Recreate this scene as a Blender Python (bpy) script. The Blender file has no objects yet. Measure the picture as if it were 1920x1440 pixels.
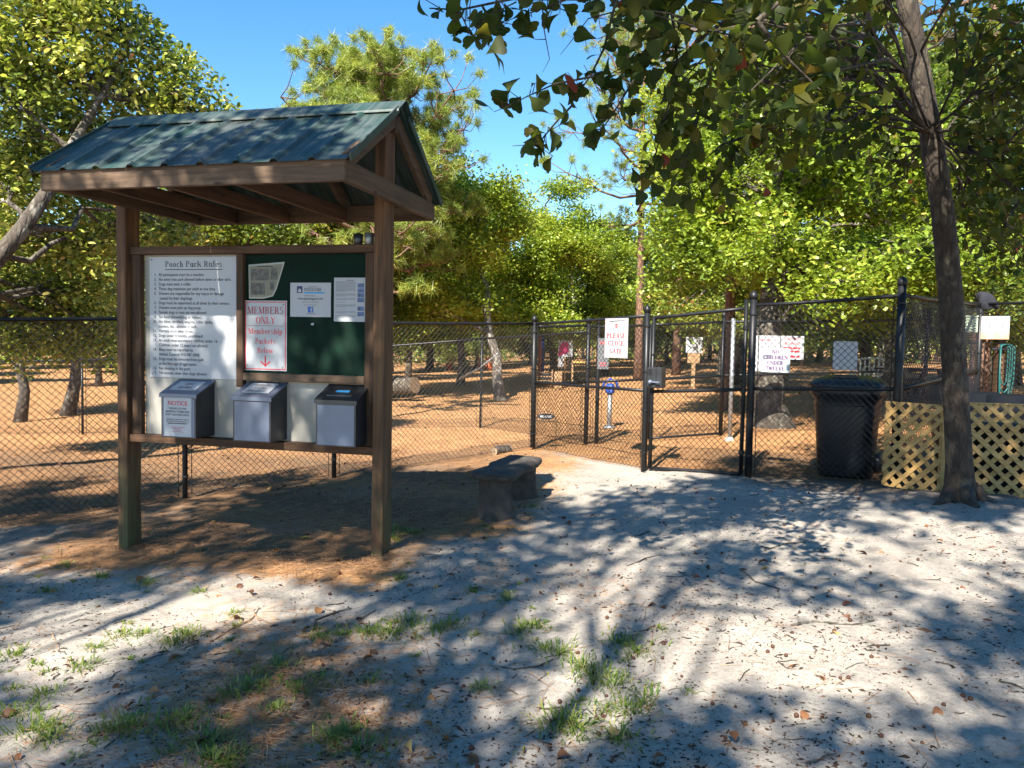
import bpy, math, random
import numpy as np
from mathutils import Vector, Matrix, Euler

R = math.radians
sc = bpy.context.scene
COL = sc.collection
rnd = random.Random(7)
rng = np.random.default_rng(11)

# ------------------------------------------------------------------ camera
FPX, HORIZON, EYE, ROLL = 1480.0, 640.0, 1.6, R(1.1)
PITCH = math.atan((720 - HORIZON) / FPX)
cd = bpy.data.cameras.new('camera')
cam = bpy.data.objects.new('camera', cd)
COL.objects.link(cam)
cd.sensor_width = 36.0
cd.lens = FPX / 1920 * 36
cd.clip_start, cd.clip_end = 0.05, 2000
cam.matrix_world = (Matrix.Translation((0, 0, EYE)) @ Matrix.Rotation(math.pi / 2 - PITCH, 4, 'X')
                    @ Matrix.Rotation(ROLL, 4, 'Z'))
sc.camera = cam

# ------------------------------------------------------------------ sky, sun, exposure
SUN_AZ, SUN_EL = R(23), R(44)      # sun stands behind the camera, a little to the left
TO_SUN = Vector((-math.sin(SUN_AZ) * math.cos(SUN_EL), -math.cos(SUN_AZ) * math.cos(SUN_EL), math.sin(SUN_EL)))
w = bpy.data.worlds.new('World')
sc.world = w
w.use_nodes = True
nt = w.node_tree
nt.nodes.clear()
sky = nt.nodes.new('ShaderNodeTexSky')
sky.sky_type = 'NISHITA'
sky.sun_disc = False
sky.sun_elevation = SUN_EL
sky.sun_rotation = math.pi + SUN_AZ
sky.altitude = 100
sky.air_density, sky.dust_density, sky.ozone_density = 1.0, 0.0, 1.6
bg = nt.nodes.new('ShaderNodeBackground')
bg.inputs['Strength'].default_value = 0.072
wo = nt.nodes.new('ShaderNodeOutputWorld')
hs = nt.nodes.new('ShaderNodeHueSaturation')
hs.inputs['Saturation'].default_value = 1.32
hs.inputs['Hue'].default_value = 0.498
nt.links.new(sky.outputs[0], hs.inputs['Color'])
nt.links.new(hs.outputs[0], bg.inputs[0])
nt.links.new(bg.outputs[0], wo.inputs[0])
sd = bpy.data.lights.new('sun', 'SUN')
sd.energy = 5.0
sd.angle = R(0.55)
sd.color = (1.0, 0.93, 0.82)
so = bpy.data.objects.new('sun', sd)
COL.objects.link(so)
so.rotation_euler = TO_SUN.to_track_quat('Z', 'Y').to_euler()
so.location = (-10, -20, 25)
sc.view_settings.view_transform = 'Standard'
sc.view_settings.look = 'None'
sc.view_settings.gamma = 1
sc.view_settings.exposure = 1.85
sc.view_settings.use_curve_mapping = False
sc.cycles.max_bounces = 5
sc.cycles.diffuse_bounces = 3
sc.cycles.transparent_max_bounces = 6
sc.cycles.use_denoising = True

# ------------------------------------------------------------------ geometry helpers
_p = PITCH
FW = Vector((0, math.cos(_p), -math.sin(_p)))
_u = Vector((0, math.sin(_p), math.cos(_p)))
_r = Vector((1, 0, 0))
RT = _r * math.cos(ROLL) + _u * math.sin(ROLL)
UP = _u * math.cos(ROLL) - _r * math.sin(ROLL)


def at(px, py, y):
    """survey point: a sight line of the photograph taken to a measured distance y (metres)"""
    d = FW + RT * ((px - 960) / FPX) + UP * ((720 - py) / FPX)
    return Vector((0, 0, EYE)) + d * (y / d.y)


def gz0(x):
    return 0.6 * math.tanh(0.05 * x / 0.6)


def gz(x, y):
    d = math.hypot(x - 4.04, y - 7.02)
    return (gz0(x) + 0.018 * math.sin(1.7 * x + 0.6 * y) * math.sin(1.1 * y - 0.5 * x + 1)
            + 0.012 * math.sin(3.9 * x - 1.3 * y + 2) * math.sin(3.1 * y + 0.7 * x)
            + 0.006 * math.sin(11 * x + 3 * y) * math.sin(9 * y - 4 * x + 1) + 0.004 * math.sin(23 * x - 7 * y) * math.sin(19 * y + 5 * x)
            + 0.09 * math.exp(-(d / 0.75) ** 2))


def ground_at(px, py):
    d = at(px, py, 1.0) - Vector((0, 0, EYE))
    t = 10.0
    for _ in range(80):
        t = 0.5 * t + 0.5 * (EYE - gz(d.x * t, t)) / max(-d.z, 0.004)
    return Vector((d.x * t, t, gz(d.x * t, t)))


class MB:
    def __init__(s):
        s.v, s.f = [], []

    def add(s, vs, fs):
        o = len(s.v)
        s.v += [tuple(p) for p in vs]
        s.f += [tuple(i + o for i in f) for f in fs]
        return s

    def box(s, x0, x1, y0, y1, z0, z1, bev=0.0, M=None):
        if bev > 0:
            b = bev
            vs, ring = [], []
            for z, ins in ((z0, b), (z0 + b, 0), (z1 - b, 0), (z1, b)):
                i = ins
                c = [(x0 + i, y0 + b + i * 0.3), (x0 + b + i * .3, y0 + i), (x1 - b - i * .3, y0 + i), (x1 - i, y0 + b + i * .3),
                     (x1 - i, y1 - b - i * .3), (x1 - b - i * .3, y1 - i), (x0 + b + i * .3, y1 - i), (x0 + i, y1 - b - i * .3)]
                vs += [(a, d, z) for a, d in c]
            fs = [tuple(range(7, -1, -1)), tuple(range(24, 32))]
            for k in range(3):
                for j in range(8):
                    fs.append((k * 8 + j, k * 8 + (j + 1) % 8, k * 8 + 8 + (j + 1) % 8, k * 8 + 8 + j))
        else:
            vs = [(x0, y0, z0), (x1, y0, z0), (x1, y1, z0), (x0, y1, z0), (x0, y0, z1), (x1, y0, z1), (x1, y1, z1), (x0, y1, z1)]
            fs = [(3, 2, 1, 0), (4, 5, 6, 7), (0, 1, 5, 4), (1, 2, 6, 5), (2, 3, 7, 6), (3, 0, 4, 7)]
        if M is not None:
            vs = [M @ Vector(p) for p in vs]
        return s.add(vs, fs)

    def beam(s, a, b, wid, hei, up=(0, 0, 1)):
        """square-cut timber from a to b: wid across, hei along up"""
        a, b = Vector(a), Vector(b)
        d = (b - a).normalized()
        r = d.cross(Vector(up)).normalized()
        u = r.cross(d)
        vs = []
        for p in (a, b):
            for sx, sz in ((-1, -1), (1, -1), (1, 1), (-1, 1)):
                vs.append(p + r * (sx * wid / 2) + u * (sz * hei / 2))
        return s.add(vs, [(0, 3, 2, 1), (4, 5, 6, 7), (0, 1, 5, 4), (1, 2, 6, 5), (2, 3, 7, 6), (3, 0, 4, 7)])

    def tube(s, pts, rad, n=8, cap=True):
        pts = [Vector(p) for p in pts]
        k = len(pts)
        rad = [rad] * k if isinstance(rad, (int, float)) else list(rad)
        vs, fs = [], []
        prev = None
        for i, p in enumerate(pts):
            d = pts[min(i + 1, k - 1)] - pts[max(i - 1, 0)]
            if d.length < 1e-9:
                d = Vector((0, 0, 1))
            d.normalize()
            if prev is None:
                ref = Vector((0, 0, 1)) if abs(d.z) < 0.9 else Vector((1, 0, 0))
                x = d.cross(ref).normalized()
            else:
                x = (prev - d * prev.dot(d))
                x = x.normalized() if x.length > 1e-6 else d.orthogonal().normalized()
            prev = x
            y = d.cross(x)
            for j in range(n):
                a = 2 * math.pi * j / n
                vs.append(p + (x * math.cos(a) + y * math.sin(a)) * rad[i])
        for i in range(k - 1):
            for j in range(n):
                fs.append((i * n + j, i * n + (j + 1) % n, (i + 1) * n + (j + 1) % n, (i + 1) * n + j))
        if cap:
            fs.append(tuple(range(n - 1, -1, -1)))
            fs.append(tuple(range((k - 1) * n, k * n)))
        return s.add(vs, fs)

    def lathe(s, prof, c=(0, 0, 0), n=16, sx=1, sy=1, power=2.0, rot=0):
        """rings of (radius, z); power > 2 squares the section"""
        vs, fs = [], []
        for r, z in prof:
            for j in range(n):
                a = 2 * math.pi * j / n
                ca, sa = math.cos(a), math.sin(a)
                q = (abs(ca) ** power + abs(sa) ** power) ** (-1 / power)
                x, y = r * q * ca * sx, r * q * sa * sy
                vs.append((c[0] + x * math.cos(rot) - y * math.sin(rot), c[1] + x * math.sin(rot) + y * math.cos(rot), c[2] + z))
        k = len(prof)
        for i in range(k - 1):
            for j in range(n):
                fs.append((i * n + j, i * n + (j + 1) % n, (i + 1) * n + (j + 1) % n, (i + 1) * n + j))
        fs.append(tuple(range(n - 1, -1, -1)))
        fs.append(tuple(range((k - 1) * n, k * n)))
        return s.add(vs, fs)

    def plate(s, poly, y0, y1):
        """outline in x,z given thickness between y0 (front) and y1"""
        n = len(poly)
        vs = [(x, y0, z) for x, z in poly] + [(x, y1, z) for x, z in poly]
        fs = [tuple(range(n)), tuple(range(2 * n - 1, n - 1, -1))]
        fs += [(j, n + j, n + (j + 1) % n, (j + 1) % n) for j in range(n)]
        return s.add(vs, fs)

    def build(s, name, mat, parent=None, smooth=False, loc=None, rz=0.0):
        me = bpy.data.meshes.new(name)
        me.from_pydata(s.v, [], s.f)
        me.materials.append(mat)
        if smooth:
            me.polygons.foreach_set('use_smooth', [True] * len(me.polygons))
        me.update()
        return link(name, me, parent, loc, rz)


def link(name, me, parent=None, loc=None, rz=0.0):
    o = bpy.data.objects.new(name, me)
    COL.objects.link(o)
    if parent is not None:
        o.parent = parent
    if loc is not None:
        o.location = loc
    if rz:
        o.rotation_euler = (0, 0, rz)
    return o


def np_mesh(name, V, F, mat, parent=None, tint=None, smooth=False):
    """V (n,3), F (m,k) -> one mesh object; tint: value per vertex"""
    V = np.asarray(V, dtype=np.float32)
    F = np.asarray(F, dtype=np.int32)
    me = bpy.data.meshes.new(name)
    m, k = F.shape
    me.vertices.add(len(V))
    me.vertices.foreach_set('co', V.ravel())
    me.loops.add(m * k)
    me.loops.foreach_set('vertex_index', F.ravel())
    me.polygons.add(m)
    me.polygons.foreach_set('loop_start', np.arange(0, m * k, k, dtype=np.int32))
    if smooth:
        me.polygons.foreach_set('use_smooth', np.ones(m, dtype=bool))
    if tint is not None:
        a = me.attributes.new('tint', 'FLOAT', 'POINT')
        a.data.foreach_set('value', np.asarray(tint, dtype=np.float32))
    me.materials.append(mat)
    me.update(calc_edges=True)
    return link(name, me, parent)


def tag(o, label=None, cat=None, group=None, kind=None):
    if label:
        o['label'] = label
    if cat:
        o['category'] = cat
    if group:
        o['group'] = group
    if kind:
        o['kind'] = kind
    return o


def thing(name, label, cat, loc=(0, 0, 0), rz=0.0, group=None):
    o = bpy.data.objects.new(name, None)
    o.empty_display_size = 0.1
    COL.objects.link(o)
    o.location = loc
    o.rotation_euler = (0, 0, rz)
    return tag(o, label, cat, group)


# ------------------------------------------------------------------ materials
def mat(name):
    m = bpy.data.materials.new(name)
    m.use_nodes = True
    t = m.node_tree
    b = t.nodes['Principled BSDF']
    return m, t, b


def N(t, kind, **kw):
    n = t.nodes.new(kind)
    for k, v in kw.items():
        if k in n.inputs:
            n.inputs[k].default_value = v
        else:
            setattr(n, k, v)
    return n


def ramp(t, fac, stops):
    n = t.nodes.new('ShaderNodeValToRGB')
    cr = n.color_ramp
    while len(cr.elements) < len(stops):
        cr.elements.new(0.5)
    for e, (p, c) in zip(cr.elements, stops):
        e.position = p
        e.color = (*c, 1)
    t.links.new(fac, n.inputs[0])
    return n.outputs[0]


def mixc(t, fac, a, b, mode='MIX'):
    n = t.nodes.new('ShaderNodeMix')
    n.data_type = 'RGBA'
    n.blend_type = mode
    for i, v in ((0, fac), (6, a), (7, b)):
        if hasattr(v, 'is_linked') or hasattr(v, 'links'):
            t.links.new(v, n.inputs[i])
        else:
            n.inputs[i].default_value = v if i == 0 else (*v, 1)
    return n.outputs[2]


def coords(t, scale=(1, 1, 1), kind='Object', rot=(0, 0, 0)):
    c = t.nodes.new('ShaderNodeTexCoord')
    m = t.nodes.new('ShaderNodeMapping')
    m.inputs['Scale'].default_value = scale
    m.inputs['Rotation'].default_value = rot
    t.links.new(c.outputs[kind], m.inputs[0])
    return m.outputs[0]


def noise(t, vec, scale=5.0, detail=4.0, rough=0.55, dist=0.0):
    n = N(t, 'ShaderNodeTexNoise', Scale=scale, Detail=detail, Roughness=rough, Distortion=dist)
    t.links.new(vec, n.inputs['Vector'])
    return n.outputs['Fac']


def bump(t, b, h, strength=0.3, dist=0.01):
    n = N(t, 'ShaderNodeBump', Strength=strength, Distance=dist)
    t.links.new(h, n.inputs['Height'])
    t.links.new(n.outputs[0], b.inputs['Normal'])


def wood(name, axis, c0, c1, c2, rough=0.8, bstr=0.35, algae=False):
    m, t, b = mat(name)
    s = [22, 22, 22]
    s['xyz'.index(axis)] = 1.3
    v = coords(t, s)
    g = noise(t, v, 1.0, 6, 0.6, 0.35)
    v2 = coords(t, [x * 4 for x in s])
    g2 = noise(t, v2, 1.0, 3, 0.6)
    v3 = coords(t, (1.6, 1.6, 1.6))
    big = noise(t, v3, 1.0, 3, 0.5)
    col = ramp(t, g, [(0.28, c0), (0.5, c1), (0.72, c2)])
    col = mixc(t, 0.45, col, ramp(t, g2, [(0.3, (0.35, 0.33, 0.3)), (0.7, (1, 1, 1))]), 'MULTIPLY')
    col = mixc(t, 0.6, col, ramp(t, big, [(0.3, (0.55, 0.52, 0.5)), (0.7, (1.15, 1.1, 1.05))]), 'MULTIPLY')
    # knots
    vk = N(t, 'ShaderNodeTexVoronoi', Scale=1.0)
    ks = [7, 7, 7]
    ks['xyz'.index(axis)] = 2.4
    t.links.new(coords(t, ks), vk.inputs['Vector'])
    col = mixc(t, ramp(t, vk.outputs['Distance'], [(0.05, (1, 1, 1)), (0.12, (0, 0, 0))]), col, (0.035, 0.02, 0.012))
    if algae:
        sep = N(t, 'ShaderNodeSeparateXYZ')
        t.links.new(coords(t), sep.inputs[0])
        z = ramp(t, sep.outputs['Z'], [(0.05, (1, 1, 1)), (0.75, (0, 0, 0))])
        f = mixc(t, 1.0, z, ramp(t, noise(t, coords(t, (9, 9, 2.5)), 1, 4), [(0.42, (0, 0, 0)), (0.62, (0.8, 0.8, 0.8))]), 'MULTIPLY')
        col = mixc(t, f, col, (0.06, 0.085, 0.03))
    t.links.new(col, b.inputs['Base Color'])
    b.inputs['Roughness'].default_value = rough
    bump(t, b, g, bstr, 0.006)
    return m


def plain(name, c, rough=0.5, metal=0.0, var=0.15, scale=6.0, bstr=0.0, spec=0.5, stretch=(1, 1, 1)):
    m, t, b = mat(name)
    v = coords(t, stretch)
    f = noise(t, v, scale, 5, 0.6)
    lo = tuple(x * (1 - var) for x in c)
    hi = tuple(min(1, x * (1 + var)) for x in c)
    t.links.new(ramp(t, f, [(0.3, lo), (0.7, hi)]), b.inputs['Base Color'])
    r = N(t, 'ShaderNodeMapRange')
    t.links.new(f, r.inputs[0])
    r.inputs[3].default_value = max(0.03, rough - 0.08)
    r.inputs[4].default_value = min(1, rough + 0.1)
    t.links.new(r.outputs[0], b.inputs['Roughness'])
    b.inputs['Metallic'].default_value = metal
    b.inputs['Specular IOR Level'].default_value = spec
    if bstr:
        bump(t, b, f, bstr, 0.01)
    return m


def leafmat(name, stops, trans=0.35, rough=0.42, spec=0.5, tcol=1.6):
    m, t, b = mat(name)
    a = N(t, 'ShaderNodeAttribute', attribute_name='tint')
    col = ramp(t, a.outputs['Fac'], stops)
    t.links.new(col, b.inputs['Base Color'])
    b.inputs['Roughness'].default_value = rough
    b.inputs['Specular IOR Level'].default_value = spec
    tr = N(t, 'ShaderNodeBsdfTranslucent')
    t.links.new(mixc(t, 1.0, col, (tcol, tcol, tcol * 0.55), 'MULTIPLY'), tr.inputs['Color'])
    mx = N(t, 'ShaderNodeMixShader')
    mx.inputs[0].default_value = trans
    out = t.nodes['Material Output']
    t.links.new(b.outputs[0], mx.inputs[1])
    t.links.new(tr.outputs[0], mx.inputs[2])
    t.links.new(mx.outputs[0], out.inputs['Surface'])
    return m


def barkmat(name, c0, c1, scale=1.0, plates=False, patch=None):
    m, t, b = mat(name)
    v = coords(t, (16 * scale, 16 * scale, 4 * scale))
    f = noise(t, v, 1.0, 6, 0.65, 0.6)
    vo = N(t, 'ShaderNodeTexVoronoi', Scale=1.0, feature='DISTANCE_TO_EDGE')
    t.links.new(coords(t, (14 * scale, 14 * scale, 5 * scale)), vo.inputs['Vector'])
    e = ramp(t, vo.outputs['Distance'], [(0.0, (0.25, 0.25, 0.25)), (0.16, (1, 1, 1))])
    col = ramp(t, f, [(0.3, c0), (0.68, c1)])
    col = mixc(t, 0.8 if plates else 0.4, col, e, 'MULTIPLY')
    if patch:
        pf = ramp(t, noise(t, coords(t, (9, 9, 6)), 1.0, 5, 0.6), [(0.52, (0, 0, 0)), (0.64, (1, 1, 1))])
        col = mixc(t, pf, col, patch)
    t.links.new(col, b.inputs['Base Color'])
    b.inputs['Roughness'].default_value = 0.9
    h = mixc(t, 0.5, f, e)
    bump(t, b, h, 0.8, 0.02)
    return m


M = {}
M['post_z'] = wood('weathered_post_wood', 'z', (0.04248, 0.0196, 0.008736), (0.1274, 0.06507, 0.0287), (0.2077, 0.1137, 0.05304), algae=True)
M['frame_x'] = wood('frame_wood_along_x', 'x', (0.02974, 0.01411, 0.006739), (0.08921, 0.04375, 0.01966), (0.1444, 0.07409, 0.03482))
M['frame_y'] = wood('frame_wood_along_y', 'y', (0.02891, 0.01372, 0.006552), (0.08673, 0.04253, 0.01911), (0.1404, 0.07203, 0.03385))
M['frame_z'] = wood('frame_wood_along_z', 'z', (0.02719, 0.01341, 0.006739), (0.07222, 0.0374, 0.01797), (0.1274, 0.06915, 0.0337))
M['fascia_x'] = wood('grey_fascia_wood', 'x', (0.05522, 0.03363, 0.01947), (0.1289, 0.08103, 0.04867), (0.2117, 0.1414, 0.08518))
M['fascia_y'] = wood('grey_tie_wood', 'y', (0.04425, 0.0272, 0.01521), (0.1062, 0.06762, 0.03861), (0.177, 0.1139, 0.06728))
M['lattice'] = wood('new_pine_lattice', 'x', (0.36, 0.215, 0.065), (0.5, 0.315, 0.108), (0.58, 0.395, 0.16), 0.7, 0.15)
M['planks'] = wood('pale_plank_wood', 'x', (0.24, 0.14, 0.07), (0.4, 0.25, 0.13), (0.52, 0.35, 0.2), 0.75, 0.2)
M['white_board'] = plain('dirty_white_plywood', (0.33, 0.315, 0.28), 0.55, var=0.18, scale=3, stretch=(1, 1, 0.35))
M['sign_white'] = plain('white_sign_face', (0.4, 0.413, 0.435), 0.36, var=0.04, scale=3)
M['paper'] = plain('white_paper', (0.39, 0.4, 0.42), 0.5, var=0.05, scale=5)
M['newsprint'] = plain('yellowed_newsprint', (0.192, 0.176, 0.128), 0.55, var=0.2, scale=8)
M['news_photo'] = plain('grey_news_photograph', (0.09, 0.085, 0.07), 0.5, var=0.75, scale=26)
M['sleeve'] = plain('cloudy_plastic_sleeve', (0.3, 0.3, 0.27), 0.15, var=0.1)
M['felt'] = plain('dark_green_felt', (0.0016, 0.0144, 0.0084), 0.9, var=0.35, scale=9, spec=0.25)
M['black_ink'] = plain('black_ink', (0.012, 0.012, 0.018), 0.5, var=0.1)
M['navy_ink'] = plain('navy_ink', (0.02, 0.025, 0.11), 0.5, var=0.1)
M['grey_ink'] = plain('grey_ink', (0.16, 0.17, 0.19), 0.6, var=0.1)
M['red_ink'] = plain('red_ink', (0.55, 0.018, 0.03), 0.5, var=0.1)
M['faded_red'] = plain('faded_red_ink', (0.5, 0.09, 0.11), 0.5, var=0.2)
M['maroon'] = plain('maroon_ink', (0.32, 0.015, 0.035), 0.5, var=0.1)
M['blue_ink'] = plain('blue_ink', (0.03, 0.11, 0.4), 0.5, var=0.3, scale=30)
M['sky_ink'] = plain('light_blue_ink', (0.05, 0.28, 0.55), 0.5, var=0.1)
M['photo_blue'] = plain('blue_snapshot_print', (0.06, 0.1, 0.22), 0.4, var=0.8, scale=35)
M['steel'] = plain('brushed_steel', (0.15, 0.175, 0.24), 0.4, 0.5, 0.15, 2.5, stretch=(1, 1, 1))
M['steel_dark'] = plain('dull_dark_steel', (0.064, 0.066, 0.072), 0.36, 0.7, 0.15, 5)
M['galv'] = plain('galvanised_steel', (0.3, 0.3075, 0.315), 0.45, 0.7, 0.15, 12)
M['bolt'] = plain('dark_bolt', (0.03, 0.03, 0.035), 0.4, 0.5)
M['black_vinyl'] = plain('black_vinyl_coat', (0.009, 0.0095, 0.011), 0.42, var=0.2, spec=0.3)
M['wire'] = plain('black_fence_wire', (0.012, 0.012, 0.013), 0.34, 0.0, 0.2, spec=0.45)
M['bin'] = plain('black_bin_plastic', (0.0056, 0.0077, 0.0126), 0.36, var=0.2, scale=3, spec=0.5)
M['concrete'] = plain('brown_cast_concrete', (0.0527, 0.0425, 0.03485), 0.85, var=0.5, scale=14, bstr=0.5)
M['blue_paint'] = plain('blue_plastic', (0.015, 0.06, 0.33), 0.5, var=0.1)
M['teal'] = plain('teal_hose', (0.0066, 0.0715, 0.066), 0.45, var=0.15)
M['navy_plastic'] = plain('dark_blue_plastic', (0.004, 0.0055, 0.009), 0.8, var=0.2, spec=0.1)
M['pink'] = plain('magenta_print', (0.6, 0.04, 0.18), 0.5, var=0.15)
M['rust_fade'] = plain('rust_stained_sheet', (0.62, 0.4, 0.22), 0.6, var=0.3, scale=9)
M['pale_green'] = plain('pale_green_plastic', (0.42, 0.52, 0.38), 0.4, var=0.1)
M['white_paint'] = plain('white_paint', (0.72, 0.72, 0.7), 0.5, var=0.08)
M['yellow_paint'] = plain('yellow_paint', (0.6, 0.42, 0.1), 0.5, var=0.1)
M['orange'] = plain('orange_netting', (0.5, 0.11, 0.025), 0.6, var=0.2)
M['fabric_black'] = plain('black_fabric', (0.012, 0.013, 0.02), 0.9, var=0.3)
M['oak_bark'] = barkmat('oak_bark', (0.03, 0.024, 0.0192), (0.102, 0.081, 0.06), 1.0, patch=(0.18, 0.168, 0.138))
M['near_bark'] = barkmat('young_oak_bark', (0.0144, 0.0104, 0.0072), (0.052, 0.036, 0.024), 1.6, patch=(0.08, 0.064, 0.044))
M['pale_bark'] = barkmat('pale_lichen_bark', (0.0425, 0.034, 0.0272), (0.1615, 0.1318, 0.1062), 1.0, patch=(0.34, 0.3145, 0.272))
M['pine_bark'] = barkmat('pine_bark', (0.088, 0.044, 0.028), (0.24, 0.136, 0.088), 0.9, True)
M['dark_bark'] = barkmat('dark_bark', (0.03, 0.024, 0.02), (0.09, 0.07, 0.055), 1.2)
M['log_end'] = plain('sawn_log_end', (0.26, 0.18, 0.11), 0.8, var=0.25, scale=20)
OAK = [(0.0, (0.05, 0.085, 0.016)), (0.4, (0.12, 0.175, 0.028)), (0.75, (0.22, 0.25, 0.04)), (0.93, (0.33, 0.28, 0.055)), (1.0, (0.38, 0.15, 0.05))]
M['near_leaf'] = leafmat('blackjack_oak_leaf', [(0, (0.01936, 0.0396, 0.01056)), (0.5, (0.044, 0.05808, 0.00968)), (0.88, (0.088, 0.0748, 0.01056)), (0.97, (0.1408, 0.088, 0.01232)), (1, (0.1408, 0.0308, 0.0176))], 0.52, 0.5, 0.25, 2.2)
M['left_leaf'] = leafmat('olive_oak_leaf', [(0, (0.05, 0.095, 0.018)), (0.35, (0.19, 0.25, 0.045)), (0.7, (0.4, 0.42, 0.1)), (0.92, (0.58, 0.54, 0.24)), (1, (0.4, 0.17, 0.06))], 0.35, 0.28, 0.9)
M['oak_leaf'] = leafmat('oak_leaf', OAK, 0.35)
M['bright_leaf'] = leafmat('bright_oak_leaf', [(0, (0.09, 0.15, 0.02)), (0.5, (0.22, 0.3, 0.035)), (0.9, (0.34, 0.38, 0.05)), (1, (0.4, 0.3, 0.07))], 0.4)
M['needle'] = leafmat('pine_needles', [(0, (0.08, 0.13, 0.025)), (0.5, (0.2, 0.26, 0.045)), (0.85, (0.36, 0.36, 0.07)), (1, (0.45, 0.32, 0.1))], 0.35, 0.45)
M['grass'] = leafmat('grass_blade', [(0, (0.054, 0.108, 0.0162)), (0.45, (0.144, 0.207, 0.0315)), (0.75, (0.306, 0.297, 0.081)), (1, (0.405, 0.324, 0.162))], 0.35)
M['straw_bits'] = leafmat('pine_straw_needle', [(0, (0.13, 0.06, 0.028)), (0.5, (0.3, 0.15, 0.065)), (1, (0.5, 0.29, 0.14))], 0.05, 0.6, 0.3)
M['litter'] = leafmat('bark_crumbs', [(0, (0.017, 0.0119, 0.0085)), (0.6, (0.06375, 0.03825, 0.0255)), (1, (0.17, 0.0935, 0.051))], 0.0, 0.8, 0.2)
M['dry_leaf'] = leafmat('dry_leaf', [(0, (0.08, 0.035, 0.02)), (0.6, (0.2, 0.09, 0.04)), (1, (0.42, 0.27, 0.09))], 0.15, 0.6, 0.3)


def roofmat():
    m, t, b = mat('green_roof_metal')
    f = noise(t, coords(t, (2.2, 2.2, 2.2)), 1, 5, 0.65)
    st = noise(t, coords(t, (30, 2, 2)), 1, 4, 0.6)
    c = ramp(t, f, [(0.3, (0.008, 0.03, 0.025)), (0.7, (0.024, 0.052, 0.042))])
    c = mixc(t, ramp(t, st, [(0.42, (0, 0, 0)), (0.75, (0.75, 0.75, 0.75))]), c, (0.1, 0.11, 0.108))
    pt = noise(t, coords(t, (1.3, 1.3, 1.3)), 1, 4, 0.6)
    c = mixc(t, ramp(t, pt, [(0.48, (0, 0, 0)), (0.7, (0.6, 0.6, 0.6))]), c, (0.075, 0.076, 0.072))
    t.links.new(c, b.inputs['Base Color'])
    b.inputs['Roughness'].default_value = 0.5
    b.inputs['Specular IOR Level'].default_value = 0.4
    return m


M['roof'] = roofmat()


def groundmat():
    m, t, b = mat('sand_and_pine_straw')
    v = coords(t)
    a = N(t, 'ShaderNodeAttribute', attribute_name='straw')
    n1 = noise(t, v, 1.6, 6, 0.65)
    n2 = noise(t, v, 9, 6, 0.7)
    fine = noise(t, v, 160, 4, 0.7)
    med = noise(t, v, 38, 5, 0.7)
    sand = ramp(t, n1, [(0.3, (0.29, 0.262, 0.228)), (0.7, (0.41, 0.375, 0.325))])
    sand = mixc(t, 0.75, sand, ramp(t, med, [(0.28, (0.5, 0.45, 0.4)), (0.55, (1, 1, 1))]), 'MULTIPLY')
    sand = mixc(t, 0.5, sand, ramp(t, fine, [(0.32, (0.35, 0.3, 0.26)), (0.5, (1, 1, 1))]), 'MULTIPLY')
    # pine straw: streaky, three directions of needles
    st = []
    for k, ang in enumerate((0.3, 1.4, 2.5)):
        st.append(noise(t, coords(t, (7, 120, 30), rot=(0, 0, ang)), 1, 3, 0.6))
    s01 = mixc(t, ramp(t, n2, [(0.42, (0, 0, 0)), (0.58, (1, 1, 1))]), st[0], st[1])
    s = mixc(t, ramp(t, med, [(0.42, (0, 0, 0)), (0.58, (1, 1, 1))]), s01, st[2])
    straw = ramp(t, s, [(0.3, (0.12, 0.06, 0.029)), (0.5, (0.42, 0.235, 0.108)), (0.7, (0.6, 0.385, 0.2))])
    straw = mixc(t, 0.7, straw, ramp(t, n2, [(0.3, (0.6, 0.55, 0.5)), (0.65, (1.1, 1.05, 1))]), 'MULTIPLY')
    straw = mixc(t, 0.8, straw, ramp(t, n1, [(0.32, (0.72, 0.68, 0.66)), (0.66, (1.1, 1.08, 1.05))]), 'MULTIPLY')
    # soften the border with noise
    add = N(t, 'ShaderNodeMath', operation='ADD')
    sub = N(t, 'ShaderNodeMath', operation='MULTIPLY_ADD')
    t.links.new(n2, sub.inputs[0])
    sub.inputs[1].default_value = 0.9
    sub.inputs[2].default_value = -0.45
    t.links.new(a.outputs['Fac'], add.inputs[0])
    t.links.new(sub.outputs[0], add.inputs[1])
    add2 = N(t, 'ShaderNodeMath', operation='MULTIPLY_ADD')
    t.links.new(med, add2.inputs[0])
    add2.inputs[1].default_value = 0.7
    t.links.new(add.outputs[0], add2.inputs[2])
    f = ramp(t, add2.outputs[0], [(0.72, (0, 0, 0)), (0.98, (1, 1, 1))])
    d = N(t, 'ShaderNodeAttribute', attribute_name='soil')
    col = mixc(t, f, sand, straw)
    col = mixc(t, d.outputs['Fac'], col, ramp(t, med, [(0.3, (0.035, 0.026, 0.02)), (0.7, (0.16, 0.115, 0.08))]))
    t.links.new(col, b.inputs['Base Color'])
    b.inputs['Roughness'].default_value = 0.95
    b.inputs['Specular IOR Level'].default_value = 0.15
    h = mixc(t, 0.5, mixc(t, 0.5, med, fine), mixc(t, f, n2, s))
    bump(t, b, h, 0.75, 0.03)
    return m


M['ground'] = groundmat()

# ------------------------------------------------------------------ ground
KLOC = Vector((-0.95, 5.84, 0.0))
KYAW = R(14)
KU = Vector((math.cos(KYAW), -math.sin(KYAW), 0))
KV = Vector((math.sin(KYAW), math.cos(KYAW), 0))
FA, FL0 = Vector((0.32, 11.54)), Vector((-4.85, 7.43))      # line of the near fence


def sst(a, b, x):
    x = min(1, max(0, (x - a) / (b - a)))
    return x * x * (3 - 2 * x)


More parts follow.
